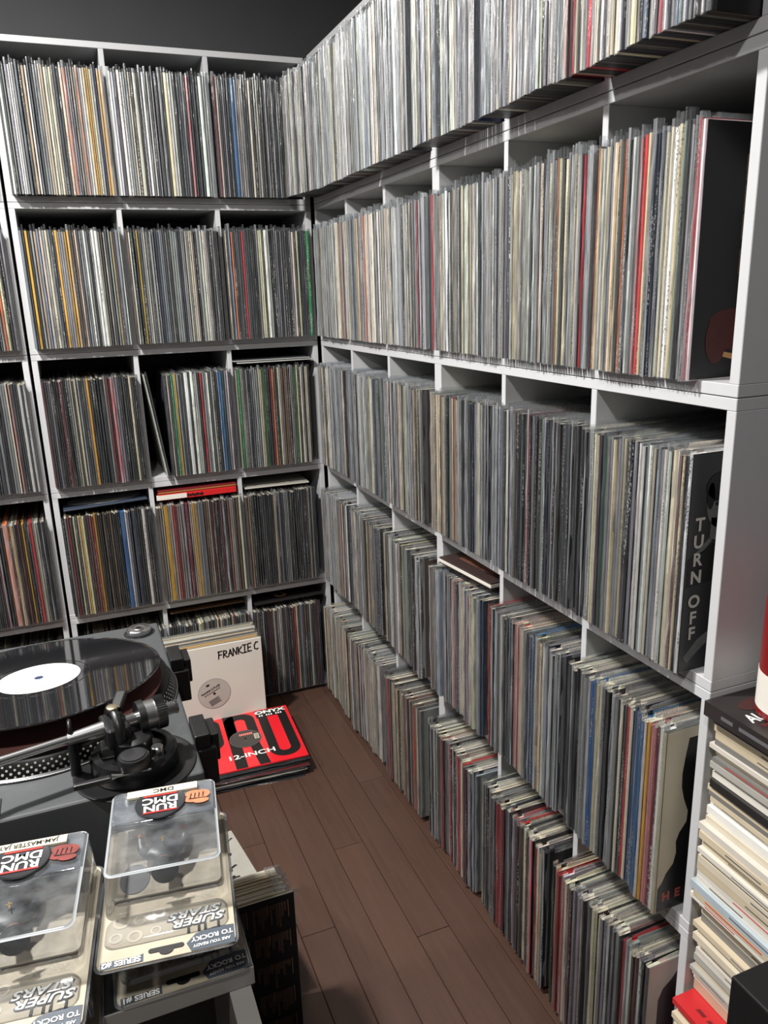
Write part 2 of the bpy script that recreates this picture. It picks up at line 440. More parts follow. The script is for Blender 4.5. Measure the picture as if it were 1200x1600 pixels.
def layout(cells, segs, specials, rng, gaps=(), slack=0.0, lean=lambda u: 0.0, tmin=0.0034, tmax=0.0062):
    """cells: (u0,u1) clear spans. -> list of dict(u,t,col)"""
    out = []
    for ci, (a, b) in enumerate(cells):
        sl = slack if not callable(slack) else slack(ci)
        ta, tb = math.tan(lean(a))*0.31, math.tan(lean(b))*0.31
        u = a+0.0015+max(0, -ta); end = b-sl-0.0015-max(0, tb)
        while True:
            t = rng.uniform(tmin, tmax)
            if rng.random() < 0.08: t += rng.uniform(0.002, 0.005)
            sp = None
            for s in specials:
                if u <= s[0] < u+t+0.001: sp = s
            if sp and len(sp) > 2: t = sp[2]
            if u+t > end: break
            if any(g0 < u+t and u < g1 for g0, g1 in gaps): u += 0.003; continue
            pal = next((p for lim, p in segs if u < lim), segs[-1][1])
            col = sp[1] if sp else pick(rng, pal)
            out.append(dict(u=u+t/2, t=t, col=col, cell=ci, ends=(a, b)))
            u += t+(rng.uniform(0.0007, 0.0014) if rng.random() < 0.8 else rng.uniform(0.0016, 0.003))
        mine = [r for r in out if r['cell'] == ci]
        if mine:
            left = end-(mine[-1]['u']+mine[-1]['t']/2)
            if not any(a < g[0] < b for g in gaps):
                for q, r in enumerate(mine): r['u'] += left*q/max(1, len(mine)-1)
            if ci > 0 and sl < 0.004: mine[0]['bulge'] = (0.0055, 0)
            if sl < 0.004: mine[-1]['bulge'] = (0, 0.0055)
    return out

def place(fr, r, z0, prot, rng, milky, yawmax=0.0):
    """transform of a record of a row -> function local(u,n,z) -> world"""
    a, b = r['ends']; mid = (r['u']-(a+b)/2)/((b-a)/2)
    yaw = yawmax*mid**3
    ln = math.tan(r.get('lean', 0)); o, U, N = fr
    pr = max(prot+r['dj'], 0.0135)
    def f(p):
        n = pr+p[1]
        uu = r['u']+p[0]+ln*p[2]+(n+0.012)*yaw*(1 if True else 0)
        return o+U*uu+N*n+Vector((0, 0, z0+p[2]))
    return f

FINE = []      # records that become objects: (row name, order from the near end, ...)
def row(fr, k, cells, segs, specials, prot, seed, milky=0.2, near=0, rowname=None, gaps=(), slack=0.0, lean=lambda u: 0.0, dj=0.004, hr=(0.304, 0.311)):
    rng = random.Random(seed)
    recs = layout(cells, segs, specials, rng, gaps, slack, lean)
    n = len(recs); z0 = k*P+BT+0.0008 if k else BT+0.0004
    count = {}
    drift = 0.0
    fine_from = n-near
    built = []
    for i, r in enumerate(recs):
        drift = drift*0.8+rng.uniform(-dj, dj)*0.5
        r['dj'] = drift+rng.uniform(-dj, dj)*0.35; r['lean'] = lean(r['u'])
        base = CN[r['col']]; jv = rng.uniform(-0.12, 0.12)
        col = tuple(min(255, max(0, x*(1+jv)+rng.uniform(-6, 6))) for x in base)
        h = rng.uniform(*hr)
        cov, film = rec_geo(r['t'], h, 0.312, col, rng, bulge=r.get('bulge', (0, 0)), flap=0.019 if k >= 3 else 0.013)
        pr = prot(r['u']) if callable(prot) else prot
        f = place(fr, r, z0, pr, rng, milky)
        mk = 2 if rng.random() < (milky(r['u']) if callable(milky) else milky) else 1
        if i < fine_from:
            STUFF.add([tuple(f(p)) for p in cov[0]], *cov[1:])
            STUFF.add([tuple(f(p)) for p in film[0]], *film[1:4], [mk]*len(film[1]))
        else:
            built.append((r, cov, film, f, mk, col, h, z0, pr))
    objs = []
    for r, cov, film, f, mk, col, h, z0, pr in reversed(built):
        c = r['col']; count[c] = count.get(c, 0)+1; i = count[c]
        org = f((0, -0.15, 0)); org.z = z0
        B = Buf(); B.add([tuple(f(p)-org) for p in cov[0]], *cov[1:])
        o = link('record', B.mesh('record', [M['cover']]), None, None, org)
        B2 = Buf(); B2.add([tuple(f(p)-org) for p in film[0]], *film[1:4], [0]*len(film[1]))
        link('plastic_sleeve', B2.mesh('plastic_sleeve', [M['milky'] if mk == 2 else M['clear']]), None, o)
        which = (ordn(i)+' ' if i > 1 else 'nearest ')
        tag(o, f'{which}{c}-spined record from the near end of {rowname}', 'record', f'records along {rowname}')
        objs.append((o, r, f, h))
    return objs

# clear spans of the right wall (two units of three cells) and of the two back units
def spans(u0): return [(u0+i*PITCH+(BT if i == 0 else PT), u0+(i+1)*PITCH) for i in range(3)]
RC = spans(UA)+spans(UB)
RC[0] = (UA+0.030, RC[0][1])
BCc = spans(UBL); BCl = spans(UCL)[1:]
PAL = dict(
 r1=dict(white=24, cream=12, grey=38, charcoal=16, navy=4, tan=3, black=4, blue=1),
 r1b=dict(white=26, cream=20, grey=24, charcoal=12, black=5, orange=2, red=2, tan=4, navy=4),
 r2a=dict(grey=30, tan=18, cream=16, white=8, brown=8, charcoal=8, red=2, maroon=2),
 r2=dict(white=20, cream=20, grey=28, charcoal=12, black=8, red=3, tan=5, orange=1, navy=3, green=1),
 r3a=dict(grey=34, charcoal=24, cream=14, white=8, tan=6, black=6, brown=2),
 r3b=dict(charcoal=32, grey=22, black=18, cream=8, navy=6, white=5, red=1, brown=2),
 r3c=dict(charcoal=34, black=36, grey=10, navy=6, cream=4, maroon=3), r3d=dict(cream=45, white=25, grey=25), r3e=dict(grey=40, charcoal=20, green=6, navy=8, cream=14),
 r4a=dict(grey=36, cream=20, tan=10, white=8, charcoal=14, brown=4), r4b=dict(grey=34, tan=14, charcoal=16, cream=12, brown=6, maroon=3, navy=5, black=4),
 r4c=dict(grey=30, charcoal=14, cream=16, white=8, navy=8, blue=6, red=3, pink=4), r4blue=dict(blue=60, navy=10, grey=20),
 r5a=dict(cream=34, grey=28, tan=20, white=10), r5b=dict(tan=26, cream=18, grey=22, charcoal=12, brown=8, black=5, red=2),
 r5c=dict(grey=22, black=24, charcoal=22, red=18, cream=10, maroon=4), r5d=dict(black=38, charcoal=26, red=10, grey=16, maroon=4, cream=4),
 r5e=dict(grey=38, cream=22, charcoal=18, black=8, maroon=4, white=6),
 b1a=dict(grey=30, white=24, charcoal=20, cream=14, tan=5, navy=3), b1b=dict(charcoal=28, cream=20, black=22, grey=14, white=8, maroon=2), b1c=dict(black=44, charcoal=34, cream=8, grey=8),
 b2a=dict(grey=24, charcoal=22, cream=16, black=12, brown=8, white=8, tan=5), b2b=dict(charcoal=38, grey=26, black=16, cream=8, white=5, brown=4), b2c=dict(charcoal=30, black=24, grey=16, cream=16, white=8),
 b3a=dict(charcoal=34, black=30, grey=16, maroon=5, cream=8), b3b=dict(grey=26, cream=18, charcoal=22, black=12, white=10, green=2), b3c=dict(charcoal=24, cream=20, grey=22, brown=12, black=10, maroon=4),
 b4a=dict(black=28, charcoal=22, brown=14, grey=14, cream=12, maroon=4), b4b=dict(brown=22, tan=18, maroon=10, grey=14, black=12, cream=10), b4c=dict(black=44, charcoal=34, grey=10, cream=4),
 b5=dict(charcoal=34, black=24, grey=22, cream=8, brown=6, maroon=4), c=dict(charcoal=30, black=26, grey=18, cream=14, maroon=5, orange=3))
NW = ['top', 'second', 'third', 'fourth', 'bottom']
RN = lambda i: f"the {NW[i]} right-wall shelf"
R = {}
R[1] = row(RF, 4, RC, [(0.9, PAL['r1']), (1.35, PAL['r1']), (9, PAL['r1b'])],
    [(0.105, 'cream', 0.012), (0.29, 'cream', 0.009), (1.12, 'yellow'), (1.401, 'orange'), (1.424, 'red'), (1.44, 'black'), (1.526, 'tan', 0.012), (1.555, 'cream', 0.009), (1.578, 'blue'), (1.599, 'red'), (1.605, 'red'), (1.631, 'blue'), (1.655, 'black'), (1.662, 'black', 0.006)],
    lambda u: 0.055+0.02*max(0, (u-1.1)/0.57)+0.035*max(0, (0.25-u)/0.2), 11, 0.6, 48, RN(0), gaps=[(1.128, 1.150)])
R[2] = row(RF, 3, RC, [(0.45, PAL['r2a']), (9, PAL['r2'])],
    [(0.293, 'red'), (0.477, 'red'), (0.88, 'red'), (1.0, 'black'), (1.113, 'tan'), (1.276, 'cream', 0.007), (1.322, 'red'), (1.353, 'black'), (1.387, 'red'), (1.42, 'orange'), (1.426, 'orange'), (1.463, 'cream', 0.008), (1.493, 'black'), (1.521, 'red', 0.007), (1.538, 'navy'), (1.545, 'navy'), (1.575, 'white', 0.007), (1.612, 'red'), (1.619, 'white', 0.005)],
    0.016, 12, 0.35, 50, RN(1), slack=lambda c: 0.050 if c == 5 else 0.0)
R[3] = row(RF, 2, RC, [(0.5, PAL['r3a']), (0.62, PAL['r3e']), (1.0, PAL['r3a']), (1.25, PAL['r3b']), (1.45, PAL['r3c']), (1.55, PAL['r3e']), (9, PAL['r3d'])],
    [(0.244, 'cream'), (0.513, 'white', 0.012), (0.689, 'red'), (0.81, 'black', 0.01), (0.911, 'cream'), (0.98, 'red'), (1.271, 'red'), (1.36, 'black'), (1.37, 'black'), (1.38, 'black'), (1.488, 'green'), (1.541, 'black', 0.008), (1.607, 'cream', 0.009), (1.642, 'maroon'), (1.648, 'black', 0.005)],
    0.026, 13, 0.2, 50, RN(2), slack=lambda c: 0.022 if c == 5 else 0.004)
R[4] = row(RF, 1, RC, [(0.29, PAL['r4a']), (0.6, PAL['r4b']), (0.70, PAL['r4a']), (0.9, PAL['r4b']), (0.94, PAL['r4blue']), (1.2, PAL['r4c']), (1.33, PAL['r4c']), (1.5, PAL['r4b']), (9, PAL['r4c'])],
    [(0.235, 'red'), (0.285, 'black', 0.005), (0.644, 'white', 0.010), (0.972, 'red'), (1.067, 'cream'), (1.11, 'blue'), (1.116, 'blue'), (1.253, 'red'), (1.305, 'blue'), (1.311, 'blue'), (1.372, 'grey', 0.005), (1.49, 'blue'), (1.496, 'blue'), (1.528, 'black'), (1.535, 'black'), (1.574, 'red'), (1.60, 'blue'), (1.606, 'blue'), (1.612, 'blue'), (1.62, 'white'), (1.626, 'yellow'), (1.632, 'pink'), (1.638, 'pink'), (1.644, 'maroon'), (1.65, 'white'), (1.655, 'cream', 0.005)],
    0.032, 14, 0.25, 48, RN(3), slack=lambda c: 0.019 if c == 5 else 0.012, dj=0.006, hr=(0.302, 0.312))
R[5] = row(RF, 0, RC, [(0.29, PAL['r5a']), (0.55, PAL['r5a']), (0.84, PAL['r5b']), (1.12, PAL['r5c']), (1.40, PAL['r5d']), (9, PAL['r5e'])],
    [(0.5, 'cream'), (0.79, 'yellow'), (0.795, 'red'), (0.82, 'black', 0.006), (0.994, 'red'), (1.036, 'red'), (1.06, 'red'), (1.067, 'red'), (1.10, 'navy', 0.006), (1.228, 'red'), (1.278, 'red'), (1.345, 'red'), (1.36, 'red'), (1.37, 'white'), (1.375, 'yellow', 0.006), (1.426, 'black', 0.004), (1.44, 'red'), (1.446, 'red'), (1.452, 'white'), (1.458, 'red'), (1.564, 'red'), (1.605, 'black'), (1.61, 'red'), (1.648, 'white', 0.006)],
    0.048, 15, 0.2, 46, RN(4), slack=lambda c: 0.012 if c == 5 else 0.014, dj=0.006, hr=(0.300, 0.312))
rowb = lambda k, cells, segs, sp, prot, seed, **kw: row(BF, k, cells, segs, sp, prot, seed, **kw)
def cutend(cells, e): return cells[:-1]+[(cells[-1][0], e)]
rowb(4, cutend(BCc, -0.085), [(-0.54, PAL['b1a']), (-0.27, PAL['b1b']), (9, PAL['b1c'])],
    [(-0.666, 'orange', 0.008), (-0.632, 'orange'), (-0.609, 'yellow'), (-0.603, 'yellow'), (-0.597, 'yellow'), (-0.588, 'navy'), (-0.581, 'yellow'), (-0.575, 'yellow'), (-0.49, 'cream', 0.009), (-0.53, 'white', 0.007), (-0.354, 'red'), (-0.319, 'white', 0.009), (-0.292, 'red'), (-0.229, 'blue', 0.009), (-0.16, 'cream'), (-0.21, 'cream')], 0.035, 21, milky=0.35)
rowb(3, cutend(BCc, -0.022), [(-0.54, PAL['b2a']), (-0.27, PAL['b2b']), (9, PAL['b2c'])],
    [(-0.807, 'yellow'), (-0.776, 'blue'), (-0.733, 'yellow'), (-0.708, 'yellow'), (-0.702, 'yellow'), (-0.675, 'red', 0.007), (-0.640, 'white'), (-0.634, 'white'), (-0.628, 'white'), (-0.522, 'yellow'), (-0.472, 'navy'), (-0.39, 'cream'), (-0.383, 'cream'), (-0.376, 'cream'), (-0.267, 'blue'), (-0.26, 'orange'), (-0.227, 'red'), (-0.032, 'green', 0.009)], 0.028, 22, milky=0.2)
rowb(2, cutend(BCc, -0.05), [(-0.54, PAL['b3a']), (-0.27, PAL['b3b']), (9, PAL['b3c'])],
    [(-0.778, 'maroon', 0.008), (-0.704, 'yellow'), (-0.643, 'red', 0.007), (-0.458, 'yellow'), (-0.43, 'white', 0.010), (-0.415, 'white', 0.008), (-0.386, 'red', 0.006), (-0.338, 'blue'), (-0.332, 'red'), (-0.326, 'blue'), (-0.288, 'yellow'), (-0.19, 'green'), (-0.163, 'orange'), (-0.122, 'brown'), (-0.091, 'green')], 0.022, 23, milky=0.12, gaps=[(-0.563, -0.490)])
rowb(1, cutend(BCc, -0.05), [(-0.54, PAL['b4a']), (-0.27, PAL['b4b']), (9, PAL['b4c'])],
    [(-0.804, 'red'), (-0.773, 'yellow'), (-0.740, 'red'), (-0.735, 'yellow'), (-0.664, 'blue', 0.012), (-0.65, 'white'), (-0.63, 'navy', 0.010), (-0.60, 'white', 0.008), (-0.575, 'cream', 0.010), (-0.53, 'yellow', 0.012), (-0.505, 'red'), (-0.463, 'maroon', 0.010), (-0.443, 'yellow', 0.006), (-0.367, 'navy', 0.010), (-0.377, 'black', 0.010), (-0.187, 'yellow')], 0.022, 24, milky=0.1)
rowb(0, cutend(BCc, -0.055), [(9, PAL['b5'])], [(-0.195, 'white'), (-0.146, 'red'), (-0.094, 'white')], 0.020, 25, milky=0.12)
for k in range(5):
    sp = {2: [(-0.909, 'red'), (-0.885, 'white', 0.007), (-0.875, 'white'), (-0.865, 'blue')], 1: [(-0.982, 'orange', 0.012), (-0.958, 'yellow'), (-0.933, 'yellow'), (-0.912, 'red')], 4: [(-0.88, 'cream'), (-0.87, 'cream')]}.get(k, [])
    rowb(k, BCl, [(9, PAL['c'])], sp, 0.022, 31+k, milky=0.15)
so = link('shelved_records', STUFF.mesh('shelved_records', [M['cover'], M['clear'], M['milky']]))
tag(so, 'the many other sleeved records filling the grey shelves on both walls', 'records', kind='stuff')

# ------------------------------------------------------------------ visible covers at the near ends of the right-hand rows
def cover_plane(objs_row, nx=0):
    """matrix of the near face of the nearest record of a row: x = depth from the spine, y = height, z = towards the room's near side"""
    o, r, f, h = objs_row[nx]
    t2 = r['t']/2
    p0 = f((t2+0.0001, -0.0014, 0.0)); px = f((t2+0.0001, -0.10, 0.0)); py = f((t2+0.0001, -0.0014, 0.1))
    x = (px-p0).normalized(); y = (py-p0).normalized(); z = x.cross(y).normalized()
    m = Matrix((x, y, z)).transposed().to_4x4(); m.translation = p0-o.location
    return o, m, h
def decal(name, me, m, o, mw):
    me.transform(mw); return link(name, me, m, o)
FULL = lambda h: [(0.001, 0.001), (0.310, 0.001), (0.310, h-0.001), (0.001, h-0.001)]
M['cov_black'] = mat('black_glossy_cover', (17, 17, 18), 0.3, var=0.2, scale=20)
M['cov_dark'] = mat('dark_grey_cover', (38, 38, 39), 0.35, var=0.2, scale=14)
M['cov_cream'] = mat('cream_cover', (198, 190, 168), 0.45, var=0.06, scale=25)
M['skin_red'] = mat('red_brown_print', (66, 24, 20), 0.5, var=0.3, scale=60)
M['skin_grey'] = mat('grey_portrait_print', (92, 92, 92), 0.5, var=0.3, scale=70)
M['letter_grey'] = mat('pale_grey_lettering', (188, 184, 176), 0.5, var=0.05)
M['pink_frame'] = mat('pale_pink_cover', (190, 172, 168), 0.45, var=0.12, scale=25)
M['plum'] = mat('dark_plum_print', (62, 44, 52), 0.5, var=0.5, scale=25)
# second shelf: black cover with a red-brown hand
o, m, h = cover_plane(R[2])
decal('cover_print', poly_me(FULL(h)), M['cov_black'], o, m)
decal('hand_print', merge_me([poly_me(disc_pts(0.062, 0.072, 0.036, 0.016)), poly_me(disc_pts(0.085, 0.052, 0.045, 0.018), 0.0003), poly_me(disc_pts(0.04, 0.05, 0.018, 0.03), 0.0002)]), M['skin_red'], o, m @ Matrix.Translation((0, 0, 0.0004)))
decal('ring_print', poly_me([(0.052, 0.028), (0.068, 0.024), (0.07, 0.031), (0.054, 0.034)], 0.0012), mat('gold_print', (170, 130, 80), 0.5), o, m)
decal('lettering', merge_me([poly_me([(0.066, z), (0.075, z), (0.075, z+0.03), (0.066, z+0.03)]) for z in (0.13, 0.172, 0.205, 0.24)]), mat('dull_gold_print', (78, 66, 50), 0.5), o, m @ Matrix.Translation((0, 0, 0.0005)))
tag(o, 'record with black cover and red-brown hand, near end of the second right-wall shelf', 'record')
# third shelf: dark portrait with TURN OFF
o, m, h = cover_plane(R[3])
decal('cover_print', poly_me(FULL(h)), M['cov_dark'], o, m)
mm = m @ Matrix.Translation((0, 0, 0.0005))
PM = mm @ Matrix.Translation((-0.012, 0, 0))
decal('portrait_print', merge_me([poly_me(disc_pts(0.066, 0.238, 0.025, 0.034)), poly_me([(0.05, 0.19), (0.075, 0.185), (0.082, 0.215), (0.05, 0.22)]), poly_me([(0.026, 0.172), (0.05, 0.192), (0.054, 0.187), (0.03, 0.165)])]), M['skin_grey'], o, PM)
decal('hair_print', merge_me([poly_me(disc_pts(0.066, 0.262, 0.028, 0.020), 0.0005), poly_me(disc_pts(0.046, 0.25, 0.006, 0.018), 0.0005)]), M['ink_black'], o, PM)
decal('face_print', merge_me([poly_me([(0.052, 0.2425), (0.064, 0.2435), (0.064, 0.2455), (0.052, 0.2445)], 0.0009), poly_me(disc_pts(0.0585, 0.2385, 0.0045, 0.0022, n=14), 0.0009), poly_me([(0.058, 0.2175), (0.070, 0.2165), (0.070, 0.219), (0.058, 0.2195)], 0.0009)]), M['ink_black'], o, PM)
decal('coat_print', poly_me([(0.004, 0.165), (0.022, 0.172), (0.052, 0.186), (0.08, 0.175), (0.08, 0.135), (0.004, 0.125)], 0.0), M['ink_black'], o, mm)
decal('hand_print', poly_me([(0.008, 0.022), (0.03, 0.045), (0.062, 0.062), (0.07, 0.055), (0.036, 0.03), (0.014, 0.012)], 0.0), M['skin_grey'], o, mm)
for ch, z in (('T', 0.212), ('U', 0.188), ('R', 0.163), ('N', 0.138), ('O', 0.103), ('F', 0.079), ('F', 0.056)):
    text('lettering', ch, 0.025, M['letter_grey'], o, mm @ T(0.019, z, 0.0008), bold=0.03)
tag(o, 'record with dark portrait cover lettered TURN OFF, near end of the third right-wall shelf', 'record')
# fourth shelf: cream cover with black silhouette and HE
o, m, h = cover_plane(R[4])
decal('cover_print', poly_me(FULL(h)), M['cov_cream'], o, m)
mm = m @ Matrix.Translation((0, 0, 0.0005))
sil = [(0.30, 0.29), (0.30, 0.002), (0.003, 0.002), (0.003, 0.044), (0.010, 0.052), (0.017, 0.068), (0.029, 0.082), (0.033, 0.1), (0.031, 0.12), (0.036, 0.134), (0.048, 0.15), (0.049, 0.168), (0.040, 0.19), (0.034, 0.212), (0.033, 0.235), (0.036, 0.26), (0.041, 0.292)]
decal('silhouette_print', poly_me(sil), M['cov_black'], o, mm)
for ch, x in (('H', 0.019), ('E', 0.041)):
    text('lettering', ch, 0.021, mat('rust_red_lettering', (176, 84, 72), 0.5), o, mm @ T(x, 0.026, 0.0006), bold=0.04)
tag(o, 'record with cream cover and black silhouette lettered HE, near end of the fourth right-wall shelf', 'record')
# bottom shelf: pale frame round a dark picture
o, m, h = cover_plane(R[5])
decal('cover_print', poly_me(FULL(h)), M['pink_frame'], o, m)
mm = m @ Matrix.Translation((0, 0, 0.0005))
decal('picture_print', poly_me([(0.022, 0.02), (0.29, 0.02), (0.29, 0.285), (0.06, 0.285), (0.046, 0.268), (0.03, 0.255), (0.022, 0.235)]), M['plum'], o, mm)
tag(o, 'record with pale pink frame around dark picture, near end of the bottom right-wall shelf', 'record')
# top shelf: plain black cover
o, m, h = cover_plane(R[1])
decal('cover_print', poly_me(FULL(h)), M['cov_black'], o, m)
tag(o, 'record with plain black cover, near end of the top right-wall shelf', 'record')

# ------------------------------------------------------------------ records lying on top of the rows
def flat_record(name, x, y, z, rz, t, col, label, parts=None, tilt=0.0, size=0.24, sy=0.29, roll=0.0, cat='record', film=True, edge=None):
    o = link(name, bm_mesh(box_bm(-size/2, size/2, -sy/2, sy/2, 0, t, 0.0007, 1), name), mat(name+'_card', col, 0.4, var=0.1, scale=25))
    o.location = (x, y, z); o.rotation_euler = (tilt, roll, rz)
    tag(o, label, cat)
    if edge:
        link('paper_edge', bm_mesh(box_bm(-size/2-0.0006, size/2+0.0006, -sy/2-0.0006, sy/2+0.0006, t*0.25, t*0.75)), mat('paper_edge', edge, 0.7), o)
    return o
zt = lambda k: k*P+BT+0.3198
flat_record('loose_record', -0.150, 0.122, zt(2)+0.006, 0.02, 0.004, (120, 122, 124), 'grey sleeve lying across the middle shelf records nearest the corner', edge=(205, 203, 196))
flat_record('loose_record', -0.155, 0.130, zt(2)+0.0115, -0.02, 0.004, (70, 72, 76), 'dark sleeve lying on the grey one above the middle shelf records', edge=(190, 190, 186))
o = flat_record('loose_record', -0.6965, 0.135, zt(1)+0.012, 0.02, 0.004, (54, 62, 76), 'dark blue cover tilted over the records left of the red albums', tilt=0.0, roll=-0.03)
link('cover_print', poly_me(disc_pts(0.0, -0.06, 0.11, 0.06), 0.0042), mat('pale_cloud_print', (150, 150, 146), 0.5, var=0.5, scale=22), o)
o = flat_record('boxed_album', -0.423, 0.135, zt(1)+0.006, 0.012, 0.018, (206, 36, 38), 'thick red and white album lying on the records, lower of two')
link('white_spine', bm_mesh(box_bm(-0.1255, -0.035, -0.1458, -0.14, 0.002, 0.0165)), M['white'], o)
decal('dark_print', merge_me([poly_me([(-0.034+q*0.007, 0.005+(q % 3)*0.002), (-0.028+q*0.007, 0.004), (-0.026+q*0.007, 0.012), (-0.031+q*0.007, 0.014-(q % 2)*0.003)]) for q in range(7)]), M['ink_black'], o, Matrix.Translation((0, -0.1459, 0)) @ Matrix.Rotation(math.pi/2, 4, 'X'))
o = flat_record('boxed_album', -0.423, 0.138, zt(1)+0.0245, 0.018, 0.011, (110, 30, 34), 'dark red album with gold edge lying on the red and white one')
link('gold_edge', bm_mesh(box_bm(-0.12, 0.12, -0.1456, -0.14, 0.003, 0.006)), mat('gold_edge', (176, 128, 60), 0.5), o)
flat_record('magazine', -0.16, 0.14, zt(1)+0.006, -0.04, 0.006, (150, 146, 138), 'grey magazine lying over the dark records beside the corner', size=0.21, sy=0.28, cat='magazine', edge=(210, 204, 192))
o = flat_record('loose_record', -0.423, 0.155, zt(0)+0.022, 0.0, 0.004, (92, 66, 46), 'brown cover lying on the bottom row behind the signed white record')
o = flat_record('loose_record', -0.155, 0.135, zt(0)+0.010, 0.02, 0.005, (30, 28, 28), 'dark cover with a gold U lying on the bottom row by the corner')
text('lettering', 'U', 0.06, mat('ochre_print', (150, 110, 70), 0.5), o, T(-0.02, -0.095, 0.0053, 0.2), bold=0.03)
o = flat_record('book', 0.100, -1.005, zt(1)+0.0105, 0.10, 0.014, (52, 40, 38), 'dark book with white pages lying on the fourth right-wall shelf records', size=0.24, sy=0.20, cat='book', edge=(214, 210, 200))
link('cover_print', poly_me(rrect_pts(-0.09, 0.02, -0.06, 0.07, 0.01), 0.0142), mat('brown_picture_print', (96, 62, 50), 0.5, var=0.5, scale=40), o)

# two records leaning in the gap of the middle back shelf
for i, (u, ln, col, nm) in enumerate([(-0.507, -0.125, 'white', 'white'), (-0.5008, -0.120, 'charcoal', 'dark')]):
    rng = random.Random(90+i)
    cov, film = rec_geo(0.0045, 0.309, 0.312, CN[col], rng)
    r = dict(u=u, t=0.0045, ends=(u-0.1, u+0.1), dj=0.0, lean=ln)
    f = place(BF, r, 2*P+BT+0.0008, 0.02, rng, 0)
    org = f((0, -0.15, 0))
    B = Buf(); B.add([tuple(f(p)-org) for p in cov[0]], *cov[1:])
    o = link('record', B.mesh('record', [M['cover']]), None, None, org)
    B2 = Buf(); B2.add([tuple(f(p)-org) for p in film[0]], *film[1:4], [0]*len(film[1]))
    link('plastic_sleeve', B2.mesh('plastic_sleeve', [M['clear']]), None, o)
    tag(o, f'{nm}-spined record leaning left in the gap of the middle back-wall shelf', 'record')

# ------------------------------------------------------------------ standing records in front of the bottom back shelf
rng = random.Random(5)
y = -0.0535
EDGE = [(200, 186, 150), (170, 160, 136), (120, 112, 100), (84, 80, 76), (212, 204, 186), (60, 58, 58), (190, 150, 80), (150, 148, 140)]
front = []
while y > -0.176:
    t = rng.uniform(0.0036, 0.006); y -= t
    front.append((y, t))
nf = len(front)
for i, (y, t) in enumerate(front):
    h = 0.312+rng.uniform(-0.004, 0.004) - 0.0004*(i)
    c = rng.choice(EDGE)
    o = link('record', bm_mesh(box_bm(-0.156, 0.156, 0, t*0.9, 0, h, 0.0006, 1)), mat('standing_cover', c, 0.5, var=0.1))
    o.location = (-0.455+rng.uniform(-0.006, 0.006), y, 0.0)
    V = []; F = []
    for k in range(9):
        x = -0.158+0.316*k/8
        V += [(x, -0.0003, h-0.02), (x, t*0.3+rng.uniform(-0.001, 0.001), h+rng.uniform(0.003, 0.010))]
    F = [(2*k, 2*k+1, 2*k+3, 2*k+2) for k in range(8)]
    me = bpy.data.meshes.new('plastic_sleeve'); me.from_pydata(V, [], F); link('plastic_sleeve', me, M['clear'], o)
    tag(o, f'record standing on the floor behind the signed white cover, {ordn(nf-i)} behind it', 'record', 'records standing behind the signed white cover')
yF = front[-1][0]-0.0055
M['white_cover'] = mat('white_paper_cover', (222, 219, 208), 0.5, var=0.03, scale=14)
fr = link('signed_record', bm_mesh(box_bm(-0.156, 0.156, 0, 0.0045, 0, 0.309, 0.0006, 1)), M['white_cover'])
fr.location = (-0.452, yF, 0)
tag(fr, 'white record cover signed FRANKIE C standing on the floor behind the red pile', 'record')
RX = Matrix.Rotation(math.pi/2, 4, 'X')
FRM = Matrix.Translation((0, -0.0003, 0)) @ RX      # x right, y up on the front face
lab = link('record_label', ring_me(disc_pts(-0.003, 0.150, 0.0505), disc_pts(-0.003, 0.150, 0.0498), 0, 0.0004), M['ink_grey'], fr); lab.data.transform(FRM)
lb2 = link('label_paper', poly_me(disc_pts(-0.003, 0.150, 0.0497), 0, 0.0003), mat('label_paper', (188, 184, 174), 0.5), fr); lb2.data.transform(FRM)
h0 = link('centre_hole', poly_me(disc_pts(-0.003, 0.150, 0.004), 0.0004), M['ink_black'], fr); h0.data.transform(FRM)
L2 = FRM @ T(-0.003, 0.150, 0.0006, 0.42)
text('lettering', 'FRANKIE CUTLASS', 0.0085, M['ink_black'], fr, L2 @ T(-0.004, 0.017, 0), bold=0.03, stretch=0.9)
decal('small_print', merge_me([poly_me([(-0.030+q*0.008, 0.007), (-0.024+q*0.008, 0.007), (-0.024+q*0.008, 0.010), (-0.030+q*0.008, 0.010)]) for q in range(7)]), M['ink_grey'], fr, L2)
decal('label_mark', poly_me(disc_pts(-0.004, 0.036, 0.006, 0.003, n=16)), M['ink_black'], fr, L2)
for k in range(5): decal('small_print', poly_me([(-0.028, -0.016-k*0.0042), (0.008-0.004*(k % 2), -0.016-k*0.0042), (0.008-0.004*(k % 2), -0.0142-k*0.0042), (-0.028, -0.0142-k*0.0042)]), M['ink_grey'], fr, L2)
# handwriting: marker strokes
STK = {'F': [[(0.0, 0), (0.1, 1)], [(-0.05, 0.95), (0.6, 1.0)], [(0, 0.5), (0.5, 0.55)]], 'R': [[(0, 0), (0.08, 1), (0.5, 0.9), (0.5, 0.6), (0.05, 0.5), (0.6, 0)]],
       'A': [[(0, 0), (0.35, 1), (0.6, 0)], [(0.1, 0.38), (0.55, 0.4)]], 'N': [[(0, 0), (0.05, 1), (0.5, 0.05), (0.6, 1)]], 'K': [[(0.05, 0), (0.08, 1)], [(0.6, 1), (0.1, 0.45), (0.65, 0)]],
       'I': [[(0.3, 0), (0.32, 1)], [(0, 1), (0.6, 1)], [(0, 0), (0.6, 0.02)]], 'E': [[(0.6, 1), (0.08, 0.95), (0.05, 0), (0.6, 0.05)], [(0.06, 0.5), (0.5, 0.52)]], 'C': [[(0.6, 0.95), (0.3, 1), (0.02, 0.6), (0.05, 0.15), (0.35, 0), (0.6, 0.1)]]}
x = 0.020
